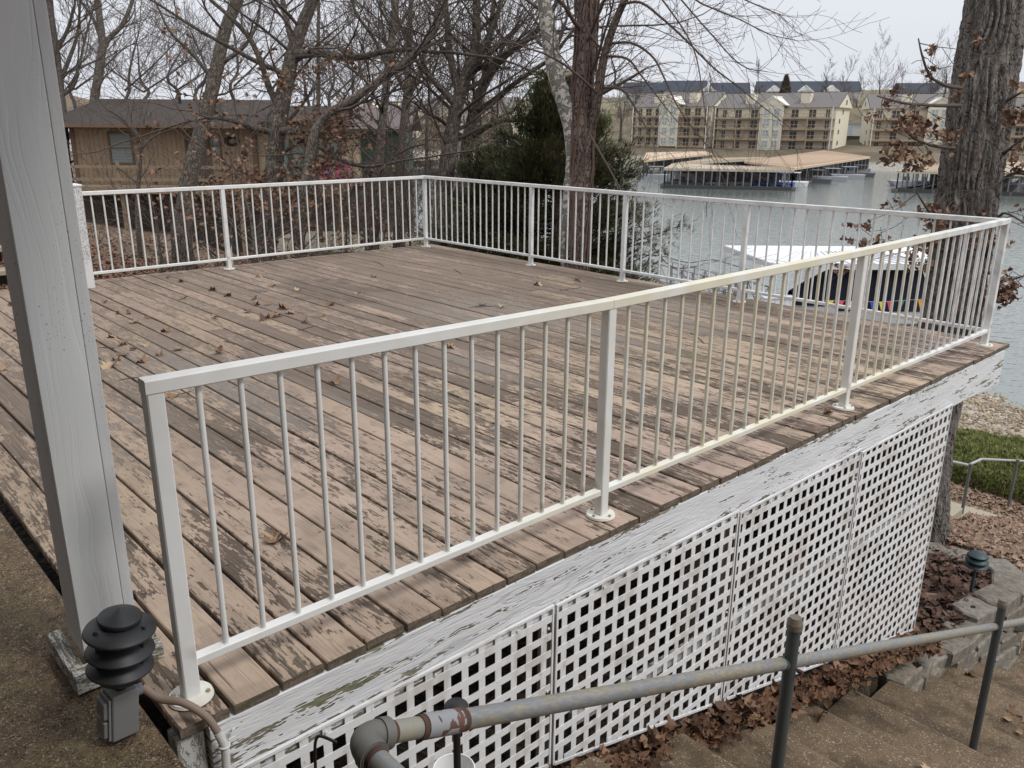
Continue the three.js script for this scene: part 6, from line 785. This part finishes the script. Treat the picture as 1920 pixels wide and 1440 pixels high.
// ---------------------------------------------------------------- flats across the water
const cr = M(0.7, 0.645, 0.51, 0.85), crD = M(0.56, 0.5, 0.41, 0.85), flatRoof = M(0.17, 0.155, 0.15, 0.95), brn = M(0.4, 0.295, 0.2, 0.9), glD = M(0.05, 0.055, 0.06, 0.15), whT = M(0.7, 0.68, 0.62, 0.7), pale = M(0.36, 0.4, 0.42, 0.3);
function flats(pos, turn, label, W = 30, mirror = 1, big = true) {
  const t = thing('apartment_block', label, 'building', pos, turn, 'cream apartment blocks across the lake'), F = 2.72, H = 4 * F, D = 13;
  mesh('wall', bx(W, H, D, 0, H / 2, -D / 2), cr, t); mesh('base_wall', bx(W - 0.6, 1.6, D - 0.6, 0, -0.79, -D / 2), M(0.14, 0.12, 0.1, 0.95), t);
  const rg = prism([[-1.0, 0], [D + 1.0, 0], [D / 2, 3.9]], W + 1.2).rotateY(Math.PI / 2).translate(-W / 2 - 0.6, H, 0.0); mesh('roof', rg, flatRoof, t);
  mesh('gable_wall', prism([[0, 0], [D, 0], [D / 2, 3.35]], W + 1.3).rotateY(Math.PI / 2).translate(-W / 2 - 0.65, H - 0.02, 0), cr, t);
  mesh('centre_bay', bx(5.6, H + 0.6, 2.2, 0, H / 2 + 0.3, 1.1), cr, t); mesh('bay_gable', prism([[-3.4, 0], [3.4, 0], [0, 2.0]], 6.5).translate(0, H + 0.55, -4.2), cr, t); mesh('bay_roof', [beam([-1.85, H + 1.95, -4.3], [-1.85, H + 1.95, 2.5], 4.8, 0.22).rotateZ(0).translate(0, 0, 0)].map((g) => { const b = new THREE.BoxGeometry(4.7, 0.25, 6.9); b.rotateZ(0.53).translate(-1.75, H + 1.65, -0.95); return b; }).concat([(() => { const b = new THREE.BoxGeometry(4.7, 0.25, 6.9); b.rotateZ(-0.53).translate(1.75, H + 1.65, -0.95); return b; })()]), whT, t);
  for (const s of [-1, 1]) mesh('chimney', bx(2.4, 3.6, 2.4, s * W * 0.235, H + 1.7, -2.2), cr, t);
  for (let f = 0; f < 4; f++) { const y = f * F;
    for (const s of [-1, 1]) { const w = mesh('window', bx(1.45, 1.7, 0.1, s * 1.3, y + 1.55, 2.25), pale, t); mesh('frame', [bx(1.7, 0.16, 0.14, s * 1.3, y + 2.45, 2.27), bx(1.7, 0.16, 0.14, s * 1.3, y + 0.65, 2.27), bx(0.12, 1.7, 0.14, s * 1.3, y + 1.55, 2.27), bx(1.5, 0.1, 0.13, s * 1.3, y + 1.55, 2.265)], whT, w);
      const bw = W / 2 - 2.9, bx0 = s * (2.85 + bw / 2); const ba = mesh('balcony', bx(bw, 0.38, 2.3, bx0, y - 0.02, 1.15), brn, t); const rl = [bx(bw, 0.12, 0.1, bx0, y + 1.1, 2.25), bx(bw, 0.08, 0.08, bx0, y + 0.35, 2.25)]; for (let k = 0; k <= 12; k++) rl.push(bx(0.05, 0.8, 0.05, bx0 - bw / 2 + bw * k / 12, y + 0.72, 2.25)); mesh('balcony_rail', rl, brn, ba);
      for (const k of [0.2, 0.55, 0.85]) { const d = mesh('glass_door', bx(k === 0.85 ? 1.0 : 1.75, 1.9, 0.12, s * (2.85 + bw * k), y + 1.2, 0.02), glD, t); mesh('frame', bx(0.1, 2.0, 0.14, s * (2.85 + bw * k), y + 1.2, 0.03), whT, d); }
      if (f < 3) mesh('balcony_back', bx(bw, F - 0.9, 0.06, bx0, y + F / 2 + 0.1, 0.005), crD, t); } }
  for (const x of [-W / 2 + 0.2, -2.95, 2.95, W / 2 - 0.2]) mesh('column', bx(0.22, H + 2.2, 0.22, x, H / 2 - 1.0, 2.35), whT, t);
  for (const x of [-W * 0.3, W * 0.3]) mesh('column', bx(0.25, H - F + 2.2, 0.25, x, (H - F) / 2 - 1.0, 2.3), brn, t);
  for (const [y, z] of [[2.0, -4], [4.8, -4], [7.5, -4], [9.8, -6.5], [12.2, -6.5]]) for (const s of [-1, 1]) mesh('side_window', bx(0.1, 1.1, 0.9, s * (W / 2 + (y > 11.5 ? 0.68 : 0.02)), y, z), glD, t);
  return t;
}
flats([208.989,-3.789,-123.078], -1.36, 'cream four-storey apartment block in the middle with two chimneys and a gabled bay', 32);
flats([201.714,-3.305,-151.255], -1.42, 'cream four-storey apartment block just right of the cedar', 24);
flats([238.002,-3.838,-92.198], -0.95, 'cream apartment block half hidden behind the great oak trunk', 33);
flats([242.913,-5.23,-62.966], -0.95, 'cream apartment block right of the great oak trunk', 34);
flats([197.675,-2.799,-240.384], -1.15, 'cream apartment block seen through the bare boughs left of the cedar', 36);
flats([191.293,-3.47,-288.559], -1.1, 'farther cream apartment block seen above the green cabin', 36);
// white garages between the blocks
{
  const p = [241.101,-0.146,-116.471], t = thing('garage_block', 'white garage block with a parked car roof between two apartment blocks', 'garage', p, -0.9); mesh('wall', bx(8, 3.4, 7, 0, 1.7, -3), M(0.66, 0.67, 0.68, 0.7), t); mesh('roof', bx(8.6, 0.4, 7.6, 0, 3.6, -3), M(0.4, 0.4, 0.41, 0.8), t); mesh('garage_door', bx(3.2, 2.6, 0.1, -1.8, 1.3, 0.52), M(0.5, 0.55, 0.6, 0.6), t); mesh('base_wall', bx(8, 4, 6, 0, -2.01, -3), M(0.16, 0.14, 0.1, 0.95), t);
}
// houses along the hill top
const slate = M(0.045, 0.055, 0.075, 0.85);
function hillHouse(pos, turn, label, W, gables) { const t = thing('hilltop_house', label, 'house', pos, turn, 'dark-roofed houses along the hill top'), H = 3.6, D = 10; mesh('wall', bx(W, H, D, 0, H / 2, -D / 2), M(0.6, 0.58, 0.53, 0.85), t);
  mesh('roof', prism([[-0.8, 0], [D + 0.8, 0], [D / 2, 4.0]], W + 1).rotateY(Math.PI / 2).translate(-W / 2 - 0.5, H, 0), slate, t);
  for (const x of gables) { mesh('porch_gable', prism([[-3.2, 0], [3.2, 0], [0, 2.4]], 5).translate(x, H - 0.2, -2.6), M(0.7, 0.7, 0.68, 0.8), t); mesh('porch_post', bx(0.25, H, 0.25, x - 2.8, H / 2, 2.2), whT, t); mesh('porch_post', bx(0.25, H, 0.25, x + 2.8, H / 2, 2.2), whT, t); }
  for (let k = 0; k < Math.floor(W / 4); k++) mesh('window', bx(1.2, 1.3, 0.1, -W / 2 + 2 + 4 * k, 1.9, 0.04), glD, t); }
hillHouse([276.236,11.855,-202.919], -0.95, 'slate-roofed hilltop house left of the empty gap in the row', 16, [9]);
hillHouse([274.289,11.676,-218.831], -0.95, 'slate-roofed hilltop house partly behind drooping branches above the cedar', 20, []);
hillHouse([289.167,11.186,-190.784], -0.9, 'slate-roofed hilltop house with a bright facade above the middle block', 14, []);
hillHouse([315.657,12.458,-181.234], -0.9, 'longest slate-roofed hilltop house with two white porch gables', 24, [-6, 6]);
hillHouse([330.883,12.597,-167.333], -0.85, 'slate-roofed hilltop house behind the round bare tree', 15, [-4]);
hillHouse([350.432,11.854,-141.997], -0.8, 'slate-roofed hilltop house left of the great oak trunk', 20, [6]);
// trees on the far bank
[[[300.184,8.491,-136.944], [301.304,13.31,-137.941], [302.461,18.307,-138.981], 'round-crowned bare tree on the hill beside the right-hand houses', 7.2, 801], [[336.208,13.87,-134.581], [337.328,18.64,-135.559], [338.222,23.027,-136.582], 'bare hilltop tree close left of the great oak trunk', 6.0, 802], [[340.19,13.907,-130.946], [341.456,18.678,-131.789], [342.382,22.494,-132.545], 'bare hilltop tree next to the great oak trunk', 5.5, 803], [[281.014,10.75,-141.266], [282.179,13.856,-141.503], [283.07,16.271,-141.701], 'low spreading bare tree among the hilltop roofs', 4.0, 804], [[296.664,10.447,-155.195], [297.936,15.986,-156.356], [298.793,19.494,-157.044], 'thin bare hilltop tree above the middle block', 3.0, 805], [[278.654,6.387,-134.496], [279.302,8.927,-134.968], [279.846,10.958,-135.323], 'small bare tree on the slope in the gap beside the garages', 4.0, 806], [[232.549,6.052,-190.826], [233.714,10.438,-191.601], [234.564,13.946,-192.295], 'bare tree on the slope left of the blocks, over the cedar', 5.0, 807], [[224.777,4.219,-190.081], [225.213,7.662,-191.128], [225.606,10.245,-191.852], 'lower bare tree on the slope just over the cedar', 4.5, 808], [[265.931,12.01,-184.028], [266.638,14.78,-184.544], [267.232,16.996,-184.93], 'bare tree in the gap between two hilltop houses', 3.6, 809], [[279.375,11.579,-171.522], [279.834,14.531,-172.341], [280.143,16.745,-172.988], 'bare tree beside the bright-fronted hilltop house', 3.4, 810], [[300.87,9.3,-129.554], [301.677,11.932,-129.919], [302.278,14.213,-130.327], 'bare bushy tree on the slope above the right-hand block', 4.2, 812], [[182.208,1.919,-299.154], [183.192,5.982,-299.957], [183.97,9.029,-300.524], 'bare far tree over the green cabin roof', 5.0, 813], [[207.117,1.133,-275.986], [208.101,5.195,-276.79], [208.879,8.242,-277.357], 'bare far tree beside the block seen through the boughs', 5.0, 814]].forEach(([a, b, c, l, len, s]) => tree('far_bank_tree', l, [[[a[0], a[1] - 2, a[2], 0.45], [...a, 0.4], [...b, 0.3], [...c, 0.1]]], { seed: s, f0: 0.25, per: 1.9, len: len * 1.3, minR: 0.03, tmat: twigFar, mat: barkDark, kids: [5, 4, 3], sides: 6, trop: 0.1, spread: 0.75, group: 'bare trees on the far bank', lead: true }));
{ const p = [275.601,8.801,-159.612], t = thing('hill_cedar', 'narrow grey-green evergreen among the hilltop houses', 'tree', p); mesh('trunk', cyl(0.3, 0.1, 8, 0, -0.5, 0, 7), barkDark, t); const m = mesh('crown', sprays(2600, (r) => { const f = r(), R = 2.4 * Math.pow(1 - f, 0.6) * Math.sqrt(r()), a = r() * 6.28; return { p: [Math.cos(a) * R, 0.8 + f * 9.5, Math.sin(a) * R], d: [Math.cos(a) * 0.5, 1, Math.sin(a) * 0.5] }; }, 0.9, 811, [[0.13, 0.12, 0.085], [0.1, 0.1, 0.07], [0.16, 0.13, 0.1]]), leafyMat, t); m.userData.kind = 'stuff'; }
// wooded ridge far behind the neighbour: one distant mass
{
  const r = RNG(821), tb = new TB(); for (let k = 0; k < 900; k++) { const a = -0.12 + 0.9 * r(), d = 210 + 150 * r(), x = -0.66 + d * Math.sin(a), z = 2 - d * Math.cos(a); if (x > 150 && z > -200) continue; if (x - shift(z) > 10) continue; const y = terrain(x, z), h = 7 + 5 * r(); tb.tube([[x, y, z, 0.18], [x + (r() - 0.5), y + h, z + (r() - 0.5), 0.05]], 3); for (let q = 0; q < 9; q++) { const f = 0.35 + 0.6 * r(), an = r() * 6.28, l = 2.4 * (1.2 - f); tb.tube([[x, y + h * f, z, 0.1], [x + Math.cos(an) * l, y + h * f + l * 0.9, z + Math.sin(an) * l, 0.04]], 3); } }
  const m = mesh('far_woods', tb.geo(), twigFar); m.userData.kind = 'stuff'; tag(m, 'distant bare woods on the rise behind the brown house', 'woods');
}

// ---------------------------------------------------------------- fallen leaves and twigs
{
  const r = RNG(901), put = (p, size, label, group, flat = 0.25) => { const g = leafGeos[Math.floor(r() * 6)], o = new THREE.Mesh(g, leafMats[flat > 0.8 ? [1, 2, 0, 1, 5, 2, 1, 0][Math.floor(r() * 8)] : Math.floor(r() * 6)]); o.name = numbered('fallen_leaf'); o.castShadow = o.receiveShadow = true; o.position.set(p[0], p[1] + 0.004, p[2]); o.rotation.set((r() - 0.5) * flat * 2, r() * 6.28, (r() - 0.5) * flat * 2); o.scale.set(size * (0.8 + 0.4 * r()), size * (0.9 + 0.9 * r()) * 1, size * (0.8 + 0.4 * r())); scene.add(o); tag(o, label, 'leaf', group); };
  const lab = 'dry brown oak leaf lying on the worn deck boards', grp = 'fallen leaves on the deck';
  [[3.227,-0,-6.174], [3.08,0,-5.574], [2.54,0,-5.738], [2.535,0,-5.394], [2.166,0,-5.511], [2.47,0,-6.687], [2.352,0,-4.597], [2.049,0,-4.558], [2.547,0,-4.839], [2.629,0,-4.769], [2.643,0,-4.519], [2.605,0,-4.324], [2.329,0,-4.238], [2.452,0,-4.292], [2.532,0,-3.936], [2.75,0,-4.035], [3.007,0,-4.386], [3.048,0,-4.411], [1.574,0,-5.181], [1.487,0,-4.811], [1.573,0,-4.351], [1.435,0,-3.749], [1.605,0,-3.467], [1.198,0,-4.429], [1.174,0,-4.135], [1.185,0,-3.947], [1.303,0,-4.022], [1.083,0,-3.846], [1.126,0,-3.592], [1.277,0,-3.695], [1.007,0,-3.731], [0.927,0,-3.61], [1.566,0,-5.771], [1.504,0,-5.242], [2.491,0,-6.385], [2.644,0,-5.071], [1.636,0,-4.913], [0.992,0,-2.698], [1.851,0,-2.328], [0.606,0,-0.694], [0.602,0,-0.664], [0.6,0,-0.712], [2.923,0,-2.538], [4.062,-0,-3.513], [5.86,0,-2.037], [3.614,0,-0.005], [1.054,0,-0.097], [0.916,0,-6.205], [0.724,0,-5.084], [0.39,0,-3.978], [4.113,0,-3.319], [5.14,0,-3.904], [5.62,-0,-3.817], [3.495,0,-4.679], [3.166,0,-5.206], [4.128,0,-5.371]].forEach((p) => put(p, 0.45 + 0.3 * r(), lab, grp));
  const tw = (a, b, lbl) => { const m = [(a[0] + b[0]) / 2 + 0.012, 0.006, (a[2] + b[2]) / 2]; single('twig', tubeGeo([[a[0], 0.004, a[2]], m, [b[0], 0.005, b[2]]], 0.0028, 8, 5), twigMat, lbl, 'twig', 'twigs on the deck'); };
  for (const [a, b] of [[[0.862,0,-3.253], [0.985,0,-3.236]], [[0.978,0,-2.711], [1.108,0,-2.734]], [[4.611,0,-1.659], [4.409,0,-1.393]], [[3.913,0,-3.519], [4.14,0,-3.385]], [[1.023,0,-4.165], [1.104,0,-4.076]], [[1.778,0,-3.777], [1.789,0,-3.622]], [[5.099,0,-3.562], [5.363,0,-3.523]], [[4.734,0,-6.292], [4.609,0,-5.884]], [[5.097,0,-5.232], [4.943,0,-4.901]], [[2.357,0,-3.721], [2.524,0,-3.769]], [[0.165,-0,-2.34], [0.203,0,-2.324]]]) tw(a, b, 'thin dead twig lying on the worn deck boards');
  // leaves drifted between the lattice foot and the steps
  const bot = (x) => -0.959 - 0.28 * (x - 1.387);
  for (let k = 0; k < 190; k++) { const x = 1.2 + 4.0 * r(), hump = 0.5 + 0.5 * Math.sin(x * 10.13 - 0.6), z = 0.15 + 0.22 * r() * r() * (0.5 + hump); const step = stairLine(x) , y = Math.max(bot(x) - 0.06 + 0.05 * r(), step - 0.12 + 0.05 * r()) - 0.25 * (z - 0.15) ; put([x, y, z], 0.5 + 0.35 * r(), 'curled brown oak leaf drifted against the foot of the lattice', 'leaves drifted along the lattice', 0.9); }
  const onStep = (x) => { const k = Math.ceil((x - 1.47) / 0.62), x1 = 1.47 + 0.62 * k; return stairLine(x1) + 0.055 * (x1 - x) / 0.62 + 0.006; };
  [[3.235,-1.347,0.95], [5.156,-2.445,0.85], [5.031,-2.406,0.85], [5.345,-2.596,0.85], [4.626,-2.315,0.95], [4.931,-2.517,0.95], [5.128,-2.589,0.95], [5.738,-2.448,0.4], [5.939,-2.521,0.4], [6.424,-2.879,0.6]].forEach((p) => { put([p[0], onStep(p[0]), p[2]], 0.75, 'brown oak leaf lying out on the open concrete steps', 'leaves on the steps', 0.35); });
  // loose litter on the slopes: uncountable
  const mk = (n, place, seed, mat, name, label) => { const g = leafGeos[2], im = new THREE.InstancedMesh(g, mat, n), o = new THREE.Object3D(), q = RNG(seed), c = new THREE.Color(); for (let i = 0; i < n; i++) { const [x, z, s] = place(q); o.position.set(x, terrain(x, z) + 0.01 + 0.03 * q(), z); o.rotation.set((q() - 0.5) * 1.2, q() * 6.28, (q() - 0.5) * 1.2); o.scale.setScalar(s * (0.8 + 0.6 * q())); o.updateMatrix(); im.setMatrixAt(i, o.matrix); const k = 0.6 + 0.7 * q(), p = q(); c.setRGB(k * mix(0.9, 1.2, p), k * mix(0.75, 1.15, p), k * mix(0.7, 1.2, p)); im.setColorAt(i, c); } im.name = numbered(name); im.userData.kind = 'stuff'; im.castShadow = im.receiveShadow = true; scene.add(im); tag(im, label, 'leaf litter'); };
  const lm = M(0.27, 0.2, 0.14, 0.85, { side: THREE.DoubleSide });
  mk(34000, (q) => { const x = 7.7 + 9 * q(), z = -5 + 6.2 * q(); return [x, z, 0.55]; }, 911, lm, 'leaf_litter', 'loose brown leaf litter over the slope around the oak foot');
  { const im = new THREE.InstancedMesh(leafGeos[1], M(0.13, 0.07, 0.04, 0.9, { side: THREE.DoubleSide }), 1700), o = new THREE.Object3D(), q = RNG(917), c = new THREE.Color(); for (let i = 0; i < 1700; i++) { const x = 0.6 + 4.6 * q(), z = 0.145 + 0.16 * q(), y = Math.max(bot(x) - 0.07, stairLine(x) - 0.2) + 0.035 * q(); o.position.set(x, y, z); o.rotation.set((q() - 0.5) * 2.2, q() * 6.28, (q() - 0.5) * 2.2); o.scale.setScalar(0.35 + 0.35 * q()); o.updateMatrix(); im.setMatrixAt(i, o.matrix); const k = 0.5 + q(); c.setRGB(k, k * 0.95, k * 0.9); im.setColorAt(i, c); } im.name = numbered('leaf_litter'); im.userData.kind = 'stuff'; im.castShadow = im.receiveShadow = true; scene.add(im); tag(im, 'broken dark leaf litter filling the gutter under the lattice foot', 'leaf litter'); }
  mk(1100, (q) => [5.25 + 2.2 * q(), -1.2 + 1.35 * q(), 0.7], 913, M(0.1, 0.06, 0.042, 0.9, { side: THREE.DoubleSide }), 'leaf_litter', 'dark damp leaves and mulch inside the retaining wall');
  mk(30000, (q) => { const d = 8 + 22 * q() * q(); return [1 + 0.45 * d * q() * 1.6, -7.3 - d * (0.2 + 0.8 * q()), 0.75]; }, 912, M(0.17, 0.105, 0.07, 0.9, { side: THREE.DoubleSide }), 'leaf_litter', 'loose brown leaf litter on the slope towards the brown house');
  // scattered pebbles on the shore
  const sg = new THREE.IcosahedronGeometry(0.05, 0), sm = new THREE.InstancedMesh(sg, M(0.36, 0.3, 0.225, 0.9), 9000), o = new THREE.Object3D(), q = RNG(931), cc = new THREE.Color(); for (let i = 0; i < 9000; i++) { const x = 19.5 + 10 * q(), z = -14 + 20 * q(); o.position.set(x, terrain(x, z) + 0.02, z); o.rotation.set(q() * 6, q() * 6, q() * 6); o.scale.set(0.5 + q(), 0.3 + 0.4 * q(), 0.5 + q()); o.updateMatrix(); sm.setMatrixAt(i, o.matrix); const k = 0.6 + 0.7 * q(); cc.setRGB(k, k * (0.9 + 0.1 * q()), k * (0.8 + 0.2 * q())); sm.setColorAt(i, cc); } sm.name = 'shore_stones'; sm.userData.kind = 'stuff'; scene.add(sm); tag(sm, 'pale loose stones strewn over the gravel shore', 'stones');
}
renderer.render(scene, camera);
